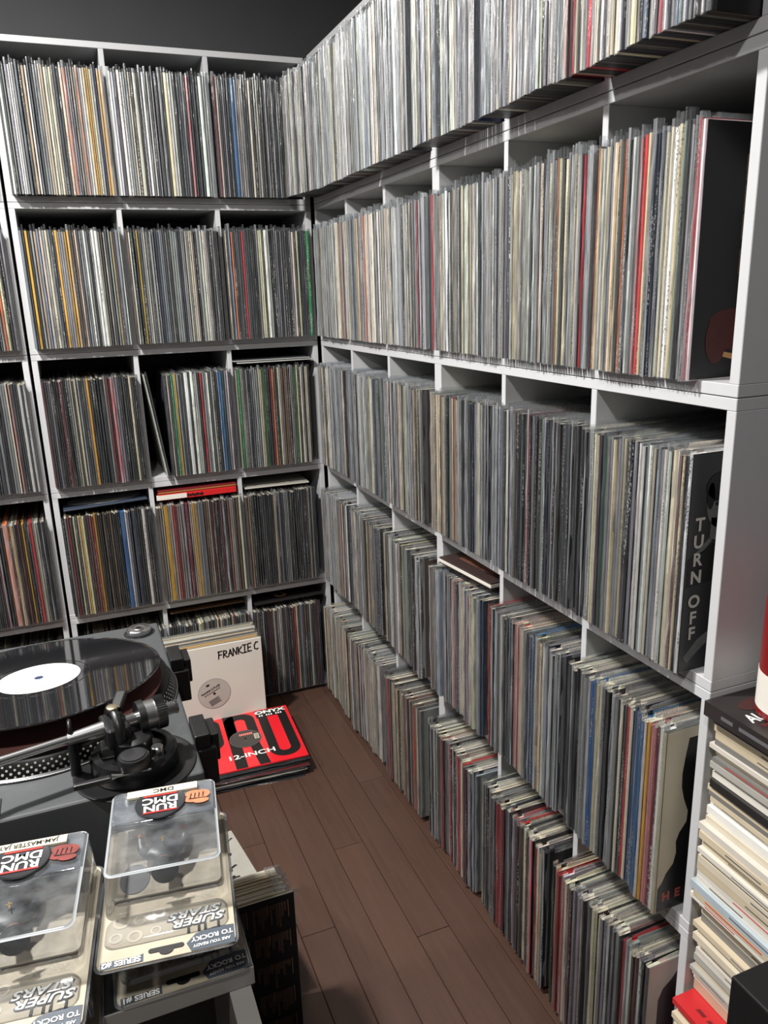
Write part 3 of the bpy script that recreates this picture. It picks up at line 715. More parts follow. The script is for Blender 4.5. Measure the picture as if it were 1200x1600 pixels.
for i, ch in enumerate('FRANKIE C'):
    if ch == ' ': x += 0.006; continue
    mes = []
    hh, ww = 0.026+rng.uniform(-0.003, 0.004), 0.017
    for st in STK[ch]:
        for a, b in zip(st, st[1:]):
            a = Vector((x+a[0]*ww/0.62*0.75, 0.262+i*0.0012+a[1]*hh)); b = Vector((x+b[0]*ww/0.62*0.75, 0.262+i*0.0012+b[1]*hh))
            d = (b-a).normalized(); nrm = Vector((-d.y, d.x))*0.0018; a -= d*0.0008; b += d*0.0008
            mes.append(poly_me([tuple(a-nrm), tuple(b-nrm), tuple(b+nrm), tuple(a+nrm)]))
    me = merge_me(mes); me.transform(FRM); link('handwriting', me, M['ink_black'], fr)
    x += 0.0152

# ------------------------------------------------------------------ floor pile with the red cover
rng = random.Random(8)
z = 0.0005; n = 14
PILEC = [(24, 24, 26), (40, 40, 44), (70, 70, 72), (20, 20, 22), (150, 146, 136), (52, 50, 50), (28, 28, 30), (90, 30, 32), (34, 34, 36), (18, 18, 20), (120, 118, 112), (46, 46, 50), (26, 26, 28)]
zs = []
for i in range(n):
    t = 0.0034+rng.uniform(0, 0.0012); zs.append((z, t)); z += t+0.0002
for i, (z, t) in enumerate(zs[:-1]):
    o = link('record', bm_mesh(box_bm(-0.152, 0.152, -0.152, 0.152, 0, t, 0.0006, 1)), mat('piled_cover', PILEC[i], 0.35, var=0.15))
    o.location = (-0.395+rng.uniform(-0.008, 0.008), -0.333+rng.uniform(-0.007, 0.007), z); o.rotation_euler.z = -0.05+rng.uniform(-0.05, 0.05)
    V = []
    for k in range(9):
        V += [(-0.153+0.306*k/8, -0.1525, t*0.5+rng.uniform(-0.0008, 0.0008)), (-0.153+0.306*k/8, -0.152-rng.uniform(0.001, 0.004), t*0.4+rng.uniform(-0.001, 0.001))]
    me = bpy.data.meshes.new('plastic_sleeve'); me.from_pydata(V, [], [(2*k, 2*k+1, 2*k+3, 2*k+2) for k in range(8)]); link('plastic_sleeve', me, M['clear'], o)
    tag(o, f'dark record in the floor pile, {ordn(n-1-i)} below the red cover', 'record', 'records piled on the floor')
z, t = zs[-1]
M['red_cover'] = mat('bright_red_cover', (222, 34, 44), 0.22, var=0.04, coat=0.5)
on = link('red_record', bm_mesh(box_bm(-0.152, 0.152, -0.152, 0.152, 0, t, 0.0006, 1)), M['red_cover'])
on.location = (-0.392, -0.330, z); on.rotation_euler.z = -0.045
tag(on, 'red record cover with giant black letters and 12-INCH on top of the floor pile', 'record')
D = T(0, 0, t+0.0002)
decal('big_letter', ring_me(rrect_pts(0.052, 0.142, -0.132, 0.146, 0.043, 8), rrect_pts(0.080, 0.114, -0.104, 0.118, 0.016, 8)), M['ink_black'], on, D)
decal('big_letter', merge_me([poly_me([(-0.055, -0.15), (-0.022, -0.15), (-0.022, 0.146), (-0.055, 0.146)]), ring_me(rrect_pts(-0.055, 0.04, -0.03, 0.146, 0.04, 8), rrect_pts(-0.024, 0.010, 0.0, 0.116, 0.015, 8)), poly_me([(0.0, -0.02), (0.03, -0.02), (0.043, -0.15), (0.012, -0.15)])]), M['ink_black'], on, D)
decal('big_letter', merge_me([poly_me([(-0.151, -0.15), (-0.14, -0.15), (-0.14, 0.146), (-0.151, 0.146)]), ring_me(rrect_pts(-0.150, -0.068, -0.03, 0.146, 0.038, 8), rrect_pts(-0.138, -0.098, 0.0, 0.116, 0.015, 8))]), M['ink_black'], on, D)
decal('record_label', poly_me(disc_pts(-0.005, 0.0, 0.046), 0.0006), mat('dark_grey_label', (62, 58, 56), 0.35, var=0.2), on, D)
decal('label_rim', ring_me(disc_pts(-0.005, 0.0, 0.0475), disc_pts(-0.005, 0.0, 0.046), 0.0006), M['ink_grey'], on, D)
decal('small_print', merge_me([poly_me([(-0.020+q*0.0058, 0.017), (-0.0155+q*0.0058, 0.017), (-0.0155+q*0.0058, 0.028), (-0.020+q*0.0058, 0.028)]) for q in range(7)]), mat('pale_red_print', (220, 120, 110), 0.5), on, D @ T(0, 0, 0.0012))
decal('barcode_sticker', poly_me([(0.022, -0.012), (0.036, -0.012), (0.036, 0.016), (0.022, 0.016)], 0.0011), mat('pale_sticker', (200, 196, 170), 0.5), on, D)
decal('barcode_bars', merge_me([poly_me([(0.024, -0.010+k*0.004), (0.034, -0.010+k*0.004), (0.034, -0.0085+k*0.004+0.0006*(k % 2)), (0.024, -0.0085+k*0.004)], 0.0016) for k in range(6)]), M['ink_grey'], on, D)
text('lettering', '12-INCH', 0.030, M['ink_white'], on, D @ T(-0.002, -0.090, 0.0008, 0.03), bold=0.02, stretch=1.25)
decal('title_block', poly_me([(0.048, 0.104), (0.140, 0.104), (0.140, 0.146), (0.048, 0.146)], 0.0005), M['ink_black'], on, D)
text('lettering', 'ONYX', 0.024, M['ink_white'], on, D @ T(0.094, 0.132, 0.001), bold=0.05, stretch=1.35)
decal('small_print', merge_me([poly_me([(0.056+q*0.0075, 0.1075), (0.0615+q*0.0075, 0.1075), (0.0605+q*0.0075, 0.117), (0.0575+q*0.0075, 0.117)]) for q in range(10) if q not in (2, 6)]), M['ink_white'], on, D @ T(0, 0, 0.001))
decal('hole', poly_me(disc_pts(-0.005, 0.0, 0.004), 0.0011), M['ink_black'], on, D)

# ------------------------------------------------------------------ record table (black) and the cabinet in front
t = thing('turntable_table', (-1.15, -1.41, 0), 'black table carrying the record player', 'table')
box('tabletop', M['black_matt'], -0.47, 0.47, -0.235, 0.235, 0.690, 0.715, 0.003, t)
for sx in (-0.43, 0.26):
    for sy in (-0.20, 0.20): box('leg', M['black_matt'], sx-0.02, sx+0.02, sy-0.02, sy+0.02, 0, 0.690, 0.002, t)

# ------------------------------------------------------------------ turntable
TZ = 0.83
t = thing('turntable', (-0.669-0.1765, -1.187-0.2265, 0.7155), 'charcoal record player with silver tonearm on the black table', 'turntable')
TT = t
Z = TZ-0.7155
M['deck'] = mat('charcoal_metal_deck', (68, 70, 72), 0.5, 0.2, var=0.05, scale=120, bump=0.05, bscale=900)
M['rubber'] = mat('black_rubber', (20, 20, 20), 0.6)
box('plinth', M['deck'], -0.1765, 0.1765, -0.2265, 0.2265, 0.028, Z, 0.004, t, 3)
box('base', M['rubber'], -0.172, 0.172, -0.222, 0.222, 0.014, 0.028, 0.003, t)
for sx in (-0.13, 0.13):
    for sy in (-0.18, 0.18):
        o = link('foot', lathe_me([(0, 0), (0.024, 0), (0.026, 0.004), (0.026, 0.012), (0, 0.014)], 24), M['rubber'], t, (sx, sy, 0))
PC = (0.0085, 0.0055)       # platter centre on the deck
pl = link('platter', lathe_me([(0, 0.001), (0.168, 0.001), (0.1685, 0.003), (0.166, 0.004), (0.160, 0.019), (0.158, 0.0205), (0, 0.0205)], 96), mat('platter_metal', (30, 30, 31), 0.35, 0.6), t, (PC[0], PC[1], Z))
link('platter_rim', lathe_me([(0.1660, 0.0005), (0.1692, 0.0005), (0.1694, 0.0025), (0.1665, 0.0032)], 96), M['alu'], pl)
dots = []
for rowi in range(4):
    r0 = 0.1655-0.00133*rowi; z0 = 0.0052+0.0038*rowi; nd = 120
    rd = 0.0017 if rowi == 1 else 0.0014
    for k in range(nd):
        a = 2*math.pi*(k+0.5*(rowi % 2))/nd
        c = Vector((math.cos(a)*r0, math.sin(a)*r0, z0)); tx = Vector((-math.sin(a), math.cos(a), 0)); tz = Vector((-0.34*math.cos(a), -0.34*math.sin(a), 0.94)); nn = tx.cross(tz)
        dots.append([tuple(c+nn*0.0004+tx*rd*math.cos(q*math.pi/3)+tz*rd*math.sin(q*math.pi/3)) for q in range(6)])
me = bpy.data.meshes.new('strobe_dots'); me.from_pydata([p for d in dots for p in d], [], [tuple(range(6*i, 6*i+6)) for i in range(len(dots))])
o = link('strobe_dots', me, mat('pale_dot_enamel', (206, 204, 194), 0.4), pl); o['kind'] = 'stuff'
link('spindle', lathe_me([(0.0031, 0), (0.0031, 0.039), (0.002, 0.0408), (0, 0.0410)], 24), M['silver'], t, (PC[0], PC[1], Z))
link('centre_riser', lathe_me([(0.0037, 0), (0.048, 0), (0.048, 0.002), (0.018, 0.0145), (0.0037, 0.0145)], 32), M['alu'], t, (PC[0], PC[1], Z+0.0222))
o = link('slipmat', lathe_me([(0.004, 0), (0.150, 0), (0.1505, 0.0008), (0.150, 0.0015), (0.004, 0.0015)], 96), mat('dusky_red_felt', (118, 76, 70), 0.9, var=0.15, scale=200), None, (TT.location.x+PC[0], TT.location.y+PC[1], TZ+0.0206))
tag(o, 'dusky red felt slipmat on the platter under the black record', 'slipmat')

def vinyl_mat():
    m = bpy.data.materials.new('black_vinyl'); m.use_nodes = True
    nt = m.node_tree; b = nt.nodes['Principled BSDF']; b.inputs['Base Color'].default_value = (0.008, 0.008, 0.009, 1)
    b.inputs['Roughness'].default_value = 0.08; b.inputs['Specular IOR Level'].default_value = 0.9
    tc = nt.nodes.new('ShaderNodeTexCoord'); ln = nt.nodes.new('ShaderNodeVectorMath'); ln.operation = 'LENGTH'
    nt.links.new(tc.outputs['Object'], ln.inputs[0])
    n = nt.nodes.new('ShaderNodeTexNoise'); n.noise_dimensions = '1D'; n.inputs['Scale'].default_value = 180; n.inputs['Detail'].default_value = 5
    nt.links.new(ln.outputs['Value'], n.inputs['W'])
    bp = nt.nodes.new('ShaderNodeBump'); bp.inputs['Strength'].default_value = 0.004; bp.inputs['Distance'].default_value = 0.0002
    nt.links.new(n.outputs['Fac'], bp.inputs['Height']); nt.links.new(bp.outputs[0], b.inputs['Normal'])
    mr = nt.nodes.new('ShaderNodeMapRange'); mr.inputs[3].default_value = 0.02; mr.inputs[4].default_value = 0.05
    nt.links.new(n.outputs['Fac'], mr.inputs[0]); nt.links.new(mr.outputs[0], b.inputs['Roughness'])
    return m
RZ = TZ+0.0400
prof = [(0.0037, 0), (0.1495, 0), (0.1506, 0.0009), (0.1506, 0.0013), (0.1495, 0.0021), (0.147, 0.0018), (0.146, 0.0017), (0.062, 0.0017), (0.0615, 0.0014), (0.060, 0.0017), (0.052, 0.0017), (0.0515, 0.0020), (0.0037, 0.0020), (0.0037, 0)]
rec = link('vinyl_record', lathe_me(prof, 128, ang=3), vinyl_mat(), None, (TT.location.x+PC[0], TT.location.y+PC[1], RZ))
rec.rotation_euler = (-0.096, 0.0, 0)
tag(rec, 'black vinyl record with white label on the record player', 'record')
lbl = link('white_label', lathe_me([(0.0037, 0.0020), (0.0495, 0.0020), (0.0500, 0.0023), (0.0037, 0.0024)], 64), mat('white_label_paper', (228, 226, 220), 0.5, var=0.02), rec)
LM = T(0, 0, 0.00245, 0.12)
for s_, y_, sz in (('SIDE ONE', 0.030, 0.0055), ('THE PARTY MIX', 0.017, 0.0045), ('RADIO MIX', 0.011, 0.004), ('PRODUCED AND ARRANGED IN NEW YORK', -0.030, 0.0034)): pass
for k, (x0, x1, y_) in enumerate([(-0.040, -0.006, 0.016), (-0.044, -0.010, 0.011), (-0.042, -0.014, 0.006), (0.010, 0.042, 0.018), (0.012, 0.038, 0.014), (0.010, 0.036, 0.010), (-0.006, 0.016, -0.012), (-0.016, 0.014, -0.017), (-0.014, 0.022, -0.022), (-0.026, 0.030, -0.034), (-0.014, 0.016, -0.038)]):
    bars = []; xx = x0; rr = random.Random(k)
    while xx < x1:
        wd = rr.uniform(0.002, 0.006); bars.append(poly_me([(xx, y_), (min(xx+wd, x1), y_), (min(xx+wd, x1), y_+0.0012), (xx, y_+0.0012)], 0, 0.0002)); xx += wd+0.0012
    decal('small_print', merge_me(bars), M['ink_grey'], rec, LM)
link('centre_sticker', poly_me(disc_pts(0, 0, 0.0055, n=24), 0.0024, 0.0005), mat('blue_centre', (40, 52, 84), 0.4), rec)

o = link('adapter_disc', lathe_me([(0, 0.006), (0.004, 0.006), (0.0042, 0.009), (0.009, 0.0095), (0.0105, 0.0085), (0.017, 0.0085), (0.0185, 0.007), (0.0187, 0.001), (0, 0.0)], 48), M['silver'], None, (TT.location.x+0.1455, TT.location.y+0.195, TZ+0.0002))
tag(o, 'silver adapter disc seated in the far corner of the record player', 'adapter')
link('centre_hole', lathe_me([(0, 0), (0.0036, 0), (0.0036, 0.0004), (0, 0.0004)], 20), M['black'], o, (0, 0, 0.0061))
link('seat_ring', lathe_me([(0.0195, 0.0), (0.023, 0.0), (0.0235, 0.0004), (0.0195, 0.0006)], 48), M['black'], t, (0.1455, 0.195, Z))

# hinge sockets on the rear (right) edge
for y0 in (0.085, -0.135):
    h = bpy.data.objects.new('hinge_socket', None); COL.objects.link(h); h.parent = t; h.location = (0.1765, y0, Z)
    box('socket_block', M['black'], 0.0, 0.024, -0.030, 0.030, -0.060, -0.012, 0.002, h)
    box('socket_lip', M['black'], 0.0, 0.018, -0.026, 0.026, -0.012, 0.006, 0.002, h)
    box('socket_rib', M['black'], 0.018, 0.030, -0.012, 0.030, -0.040, -0.004, 0.002, h)

# tonearm base and arm, rear right corner (nearest the camera on the right)
AB = Vector((0.107, -0.184, Z))
link('arm_board', lathe_me([(0, 0.0002), (0.066, 0.0002), (0.0665, 0.0018), (0.064, 0.0022), (0.061, 0.0010), (0, 0.0010)], 72), M['black'], t, AB)
link('height_ring', lathe_me([(0, 0.001), (0.046, 0.001), (0.047, 0.004), (0.047, 0.020), (0.044, 0.024), (0.036, 0.025), (0.035, 0.020), (0, 0.020)], 72), mat('gloss_black_metal', (14, 14, 15), 0.22, var=0.1), t, AB)
link('arm_pillar', lathe_me([(0, 0.02), (0.021, 0.02), (0.021, 0.038), (0.018, 0.040), (0, 0.040)], 40), M['black'], t, AB)
arm = bpy.data.objects.new('tonearm', None); COL.objects.link(arm); arm.parent = t; arm.location = AB+Vector((-0.016, 0.012, 0.050)); arm.rotation_euler.z = 0.19
# local -x = towards the headshell, +x = counterweight
link('arm_tube', tube_me([(-0.014, 0, 0), (-0.06, 0, 0), (-0.12, -0.002, 0.0), (-0.165, -0.010, 0), (-0.20, -0.016, -0.001), (-0.226, -0.012, -0.002)], 0.0049, 16), M['silver'], arm)
link('arm_collar', tube_me([(-0.050, 0, 0), (-0.012, 0, 0)], [0.0062, 0.0085], 20), M['alu'], arm)
link('headshell', bm_mesh(box_bm(-0.268, -0.228, -0.020, 0.000, -0.008, 0.000, 0.002)), M['black'], arm)
link('rear_stub', tube_me([(0.012, 0, 0), (0.040, 0, 0)], 0.0075, 20), M['silver'], arm)
cw = link('counterweight', tube_me([(0.026, 0, 0), (0.0265, 0, 0), (0.032, 0, 0), (0.0322, 0, 0), (0.044, 0, 0), (0.0442, 0, 0), (0.055, 0, 0), (0.056, 0, 0)], [0.014, 0.0185, 0.0185, 0.0165, 0.0165, 0.018, 0.018, 0.014], 40), M['alu'], arm)
link('weight_dial', tube_me([(0.025, 0, 0), (0.0325, 0, 0)], [0.0188, 0.0192], 40), M['black'], cw)
kn = []
for k in range(44):
    a = 2*math.pi*k/44
    kn.append(tube_me([(0.0445, 0.0184*math.cos(a), 0.0184*math.sin(a)), (0.0553, 0.0184*math.cos(a), 0.0184*math.sin(a))], 0.0009, 4))
o = link('knurled_band', merge_me(kn), M['black'], cw); o['kind'] = 'stuff'
link('end_stub', tube_me([(0.055, 0, 0), (0.067, 0, 0), (0.0675, 0, 0), (0.071, 0, 0)], [0.0075, 0.0075, 0.0085, 0.0080], 24), M['silver'], arm)
# gimbal yoke
link('gimbal_housing', bm_mesh(box_bm(-0.013, 0.013, -0.022, 0.022, -0.018, 0.006, 0.004, 3)), M['black'], arm)
link('gimbal_arch', tube_me([(0, -0.022, -0.016), (0, -0.024, 0.004), (0, -0.012, 0.016), (0, 0.012, 0.016), (0, 0.024, 0.004), (0, 0.022, -0.016)], 0.0055, 10), M['black'], arm)
link('pivot_screw', lathe_me([(0, 0), (0.0065, 0), (0.0065, 0.0025), (0.005, 0.0032), (0, 0.0030)], 28), mat('brass_screw', (176, 166, 140), 0.35, 0.9), arm, (0, 0, 0.0205))
link('lift_bar', bm_mesh(box_bm(-0.006, 0.006, 0.012, 0.040, 0.008, 0.015, 0.002)), M['black'], arm, None, (0.25, 0, -0.55))
# arm rest clip, cue lever, anti-skate dial
cl = bpy.data.objects.new('arm_rest', None); COL.objects.link(cl); cl.parent = t; cl.location = AB+Vector((-0.062, 0.012, 0))
link('rest_post', tube_me([(0, 0, 0.001), (0, 0, 0.040), (0.0, 0, 0.046)], [0.006, 0.0048, 0.006], 16), M['black'], cl)
link('rest_clip', tube_me([(0.0, 0.009*math.cos(a), 0.056+0.010*math.sin(a)) for a in [math.radians(q) for q in range(-75, 256, 15)]], 0.0022, 8), M['black'], cl)
link('cue_lever', tube_me([(0.014, -0.044, 0.020), (-0.020, -0.046, 0.022), (-0.026, -0.046, 0.022)], [0.0018, 0.0018, 0.004], 10), M['alu'], t, AB)
link('lever_grip', bm_mesh(box_bm(-0.064, -0.026, -0.050, -0.042, 0.018, 0.024, 0.002)), M['black'], t, AB, (0, 0, 0.0))
ad = link('antiskate_dial', lathe_me([(0, 0.024), (0.0165, 0.024), (0.0170, 0.027), (0.0170, 0.034), (0.0155, 0.0365), (0, 0.0370)], 40), M['black'], t, AB+Vector((-0.002, -0.036, 0)))
link('dial_face', lathe_me([(0, 0.0372), (0.0128, 0.0372), (0.0128, 0.0375), (0, 0.0378)], 40), mat('dark_steel', (96, 96, 98), 0.3, 0.9), ad)
link('lock_knob', lathe_me([(0, 0.022), (0.006, 0.022), (0.0065, 0.024), (0.0065, 0.032), (0.0055, 0.033), (0, 0.033)], 28), M['silver'], t, AB+Vector((0.024, -0.022, 0)))
link('lever_base', bm_mesh(box_bm(-0.034, -0.006, -0.004, 0.014, 0.020, 0.034, 0.002)), M['alu'], t, AB)
# pitch slider plate on the near side of the deck
pf = box('pitch_plate', mat('slider_plate', (44, 45, 47), 0.4, 0.3), -0.165, -0.030, -0.216, -0.186, Z-0.001, Z+0.0012, 0.0006, t)
box('slider_slot', M['black'], -0.155, -0.040, -0.204, -0.199, Z+0.001, Z+0.0016, 0.0, t)

# ------------------------------------------------------------------ cabinet that carries the toy packs
CT = 0.745
t = thing('record_cabinet', (-1.08, -1.725, 0), 'low grey cabinet under the clear toy packs, black top, open front', 'cabinet')
CX0, CX1, CY0, CY1 = -0.42, 0.415, -0.11, 0.065
M['cab'] = mat('grey_cabinet_laminate', (150, 148, 144), 0.4, var=0.04)
box('top_board', M['cab'], CX0, CX1, CY0, CY1, CT-0.020, CT-0.0008, 0.0008, t)
box('top_covering', M['black_matt'], CX0+0.001, CX1-0.001, CY0+0.0012, CY1, CT-0.0008, CT, 0.0002, t)
box('side_panel', M['cab'], CX1-0.024, CX1-0.004, CY0-0.09, CY1, 0.0, CT-0.0205, 0.0008, t)
box('side_panel', M['cab'], CX0+0.004, CX0+0.024, CY0-0.09, CY1, 0.0, CT-0.0205, 0.0008, t)
box('middle_board', M['cab'], CX0+0.0245, CX1-0.0245, CY0+0.002, CY1, 0.36, 0.38, 0.0008, t)
box('bottom_board', M['cab'], CX0+0.0245, CX1-0.0245, CY0+0.002, CY1, 0.0, 0.02, 0.0008, t)
box('back_panel', M['black_matt'], CX0+0.0245, CX1-0.0245, CY1-0.012, CY1-0.002, 0.02, CT-0.0205, 0, t)

# ------------------------------------------------------------------ clear toy packs
M['tan_card'] = mat('tan_card_print', (170, 160, 140), 0.55, var=0.18, scale=60)
M['slate'] = mat('slate_card_print', (70, 78, 88), 0.4, var=0.15, scale=50)
M['tan_light'] = mat('pale_tan_print', (190, 181, 162), 0.55, var=0.08)
M['strip'] = mat('cream_name_strip', (214, 206, 178), 0.5, var=0.05)
M['fist'] = mat('brown_fist_print', (186, 116, 82), 0.5, var=0.4, scale=140)
M['fist_red'] = mat('red_hand_print', (120, 44, 38), 0.5, var=0.6, scale=160)
M['toy_black'] = mat('black_toy_plastic', (28, 30, 34), 0.4, var=0.15)
M['toy_skin'] = mat('brown_toy_plastic', (120, 78, 58), 0.45, var=0.1)
M['gold'] = mat('gold_toy_paint', (206, 160, 60), 0.3, 0.8)
M['slot'] = M['ink_black']
M['rim'] = mat('painted_edge_highlight', (150, 154, 157), 0.2)  # highlight along the clear blister edge, put in as a pale colour

def figure_me():
    """small toy figure, lying; x across, y from head (0) to feet, z up; one skinned surface"""
    J = [(0, 0.052, 0.014), (0, 0.036, 0.015), (0, 0.022, 0.016), (0, 0.0135, 0.016), (0, 0.006, 0.017), (0, -0.003, 0.0165),
         (0.0135, 0.024, 0.015), (0.020, 0.036, 0.013), (0.022, 0.049, 0.017), (0.0222, 0.055, 0.019),
         (-0.0135, 0.024, 0.015), (-0.020, 0.035, 0.013), (-0.021, 0.047, 0.018), (-0.021, 0.053, 0.020),
         (0.007, 0.060, 0.013), (0.010, 0.078, 0.013), (0.012, 0.096, 0.012), (0.013, 0.100, 0.018),
         (-0.007, 0.060, 0.013), (-0.010, 0.078, 0.013), (-0.012, 0.096, 0.012), (-0.013, 0.100, 0.018)]
    E_ = [(0, 1), (1, 2), (2, 3), (3, 4), (4, 5), (2, 6), (6, 7), (7, 8), (8, 9), (2, 10), (10, 11), (11, 12), (12, 13), (0, 14), (14, 15), (15, 16), (16, 17), (0, 18), (18, 19), (19, 20), (20, 21)]
    Rr = [0.0095, 0.0098, 0.0105, 0.0045, 0.0075, 0.0068, 0.0055, 0.0046, 0.0040, 0.0034, 0.0055, 0.0046, 0.0040, 0.0034, 0.0066, 0.0056, 0.0052, 0.0046, 0.0066, 0.0056, 0.0052, 0.0046]
    me = bpy.data.meshes.new('figure'); me.from_pydata(J, E_, [])
    o = bpy.data.objects.new('figure', me); COL.objects.link(o)
    md = o.modifiers.new('s', 'SKIN')
    for v, r in zip(me.skin_vertices[0].data, Rr): v.radius = (r, r*0.85)
    me.skin_vertices[0].data[0].use_root = True
    sb = o.modifiers.new('u', 'SUBSURF'); sb.levels = 2; sb.render_levels = 2
    dg = bpy.context.evaluated_depsgraph_get(); dg.update()
    out = bpy.data.meshes.new_from_object(o.evaluated_get(dg))
    bpy.data.objects.remove(o)
    out.materials.clear()
    for p in out.polygons:
        c = p.center
        skin = (c.y < 0.0125 and abs(c.x) < 0.012) or (abs(c.x) > 0.015 and c.y > 0.046 and c.y < 0.06 and c.z > 0.012)
        p.material_index = 1 if skin else 0
        p.use_smooth = True
    return out
FIG = figure_me()
FIG.materials.append(M['toy_black']); FIG.materials.append(M['toy_skin'])

def frame_box(name, m, x0, x1, y0, y1, r0, z0, x2, x3, y2, y3, r1, z1, parent, top=True):
    """thin tapered shell: rounded foot outline rising to a smaller rounded top outline"""
    A = rrect_pts(x0, x1, y0, y1, r0); B = rrect_pts(x2, x3, y2, y3, r1)
    C = rrect_pts(x2+0.002, x3-0.002, y2+0.002, y3-0.002, max(0.001, r1-0.002))
    n = len(A)
    V = [(x, y, z0) for x, y in A]+[(x, y, z1-0.002) for x, y in B]+[(x, y, z1) for x, y in C]
    F = [(k, (k+1) % n, n+(k+1) % n, n+k) for k in range(n)]+[(n+k, n+(k+1) % n, 2*n+(k+1) % n, 2*n+k) for k in range(n)]
    if top: F.append(tuple(range(2*n, 3*n)))
    me = bpy.data.meshes.new(name); me.from_pydata(V, [], F); me.update()
    for p in me.polygons: p.use_smooth = len(p.vertices) == 4
    return link(name, me, m, parent)

def toy_pack(x, y, z, rz, name_text, series, label, fist='fist', pose=0):
    """origin: middle of the near (hanging) edge of the card; y runs away from the camera"""
    t = thing('toy_pack', (x, y, z), label, 'toy pack', rz, 'clear toy packs on the cabinet')
    card = link('backing_card', poly_me(rrect_pts(-0.058, 0.058, 0.001, 0.186, 0.008), 0.0006, 0.0012), M['tan_card'], t)
    fl = link('flange', poly_me(rrect_pts(-0.0605, 0.0605, -0.001, 0.188, 0.009), 0, 0.0006), M['blister'], t)
    # print on the card
    rr = random.Random(3)
    decal('circle_print', merge_me([ring_me(disc_pts(cx, cy, r, n=20), disc_pts(cx, cy, r*0.62, n=20)) for cx, cy, r in ((-0.040, 0.052, 0.008), (-0.024, 0.050, 0.006), (-0.044, 0.034, 0.006), (-0.028, 0.032, 0.007), (-0.010, 0.034, 0.005), (-0.008, 0.054, 0.006))]), M['tan_light'], card, T(0, 0, 0.0018))
    pw = [(0.020, 0.0012), (0.057, 0.0012), (0.057, 0.022), (0.040, 0.0235), (0.024, 0.020), (0.016, 0.011)]
    decal('corner_print', poly_me(pw), M['slate'], card, T(0, 0, 0.0018))
    UP = math.pi
    for s_, sz, xx, yy in (('ARE YOU READY', 0.0042, 0.0375, 0.0065), ('TO ROCKY', 0.0070, 0.0380, 0.0140)):
        text('lettering', s_, sz, M['ink_white'], card, T(xx, yy, 0.0026, UP+0.05), bold=0.02)
    decal('series_print', poly_me([(-0.055, 0.0015), (-0.020, 0.002), (-0.020, 0.0105), (-0.024, 0.009), (-0.055, 0.0095)]), M['slate'], card, T(0, 0, 0.0018))
    text('lettering', series, 0.0078, M['ink_white'], card, T(-0.038, 0.0055, 0.0026, UP), bold=0.03)
    decal('hang_slot', merge_me([poly_me(rrect_pts(-0.016, 0.014, 0.0085, 0.0135, 0.0024)), poly_me(disc_pts(-0.001, 0.0085, 0.006, 0.0045, n=20), 0.0001)]), M['slot'], card, T(0, 0, 0.0020))
    # two-line logo with dark outline, letters head towards the near edge
    for s_, yy, sx in (('SUPER', 0.0355, 0.028), ('STARS', 0.0455, 0.025)):
        text('logo_outline', s_, 0.0122, M['ink_black'], card, T(sx, yy, 0.0022, UP+0.03), bold=0.075, shear=0.25, stretch=1.35)
        text('logo_lettering', s_, 0.0118, M['ink_white'], card, T(sx, yy, 0.0030, UP+0.03), bold=0.02, shear=0.25, stretch=1.38)
    decal('silhouette_print', merge_me([poly_me([(xx-0.0012, 0.022), (xx+0.0012, 0.022), (xx+0.0008, 0.032), (xx-0.0008, 0.032)]) for xx in (0.018, 0.027, 0.0325, 0.044)]), M['ink_black'], card, T(0, 0, 0.0024))
    # low tray round the printed part and the deep block over the figure
    frame_box('low_tray', M['blister'], -0.054, 0.054, 0.021, 0.055, 0.010, 0.0012, -0.052, 0.052, 0.023, 0.054, 0.009, 0.007, t)
    frame_box('deep_blister', M['blister'], -0.055, 0.055, 0.056, 0.187, 0.010, 0.0012, -0.0515, 0.0515, 0.059, 0.185, 0.008, 0.046, t)
    frame_box('blister_rim', M['rim'], -0.0519, 0.0519, 0.0586, 0.1854, 0.0085, 0.0448, -0.0513, 0.0513, 0.0592, 0.1848, 0.008, 0.0463, t, top=False)
    # title block at the foot end
    tb = link('title_block', poly_me([(-0.0505, 0.1815), (-0.0505, 0.1335), (-0.022, 0.1365), (-0.016, 0.131), (0.0, 0.1275), (0.014, 0.130), (0.022, 0.134), (0.040, 0.1305), (0.0505, 0.1315), (0.0505, 0.1815)][::-1], 0.036, 0.0092), M['slate'], t)
    frame_box('block_lip', M['blister'], -0.0508, 0.0508, 0.128, 0.182, 0.006, 0.0452, -0.050, 0.050, 0.129, 0.1815, 0.006, 0.0485, t)
    em = link('emblem', lathe_me([(0, 0), (0.0245, 0), (0.0250, 0.0012), (0.0242, 0.0022), (0.0228, 0.0016), (0, 0.0016)], 48), mat('charcoal_emblem', (46, 47, 50), 0.35), t, (-0.003, 0.152, 0.0484))
    for s_, yy in (('RUN', -0.0085), ('DMC', 0.0035)):
        text('lettering', s_, 0.0145, M['ink_white'], em, T(0, yy, 0.0022, UP), bold=0.025, stretch=1.1)
    for yy in (-0.0165, 0.0105): decal('red_bar', poly_me([(-0.0165, yy), (0.0165, yy), (0.0165, yy+0.0022), (-0.0165, yy+0.0022)]), M['ink_red'], em, T(0, 0, 0.0020))
    st = box('name_strip', M['strip'], -0.036, 0.034, 0.1655, 0.1765, 0.0487, 0.0512, 0.0004, t)
    text('lettering', name_text, 0.0082, M['ink_black'], st, T(0, 0.171, 0.0515, UP), bold=0.01, stretch=1.15 if len(name_text) < 8 else 0.86)
    decal('hand_print', merge_me([poly_me(disc_pts(0.034+dx, 0.152+dy, rx, ry, n=16), 0.0002*i) for i, (dx, dy, rx, ry) in enumerate(((-0.004, 0.006, 0.0085, 0.006), (0.003, 0.003, 0.0095, 0.0075), (-0.003, -0.003, 0.011, 0.006), (0.003, -0.008, 0.008, 0.0042)))]), M[fist], tb, T(0, 0, 0.0488))
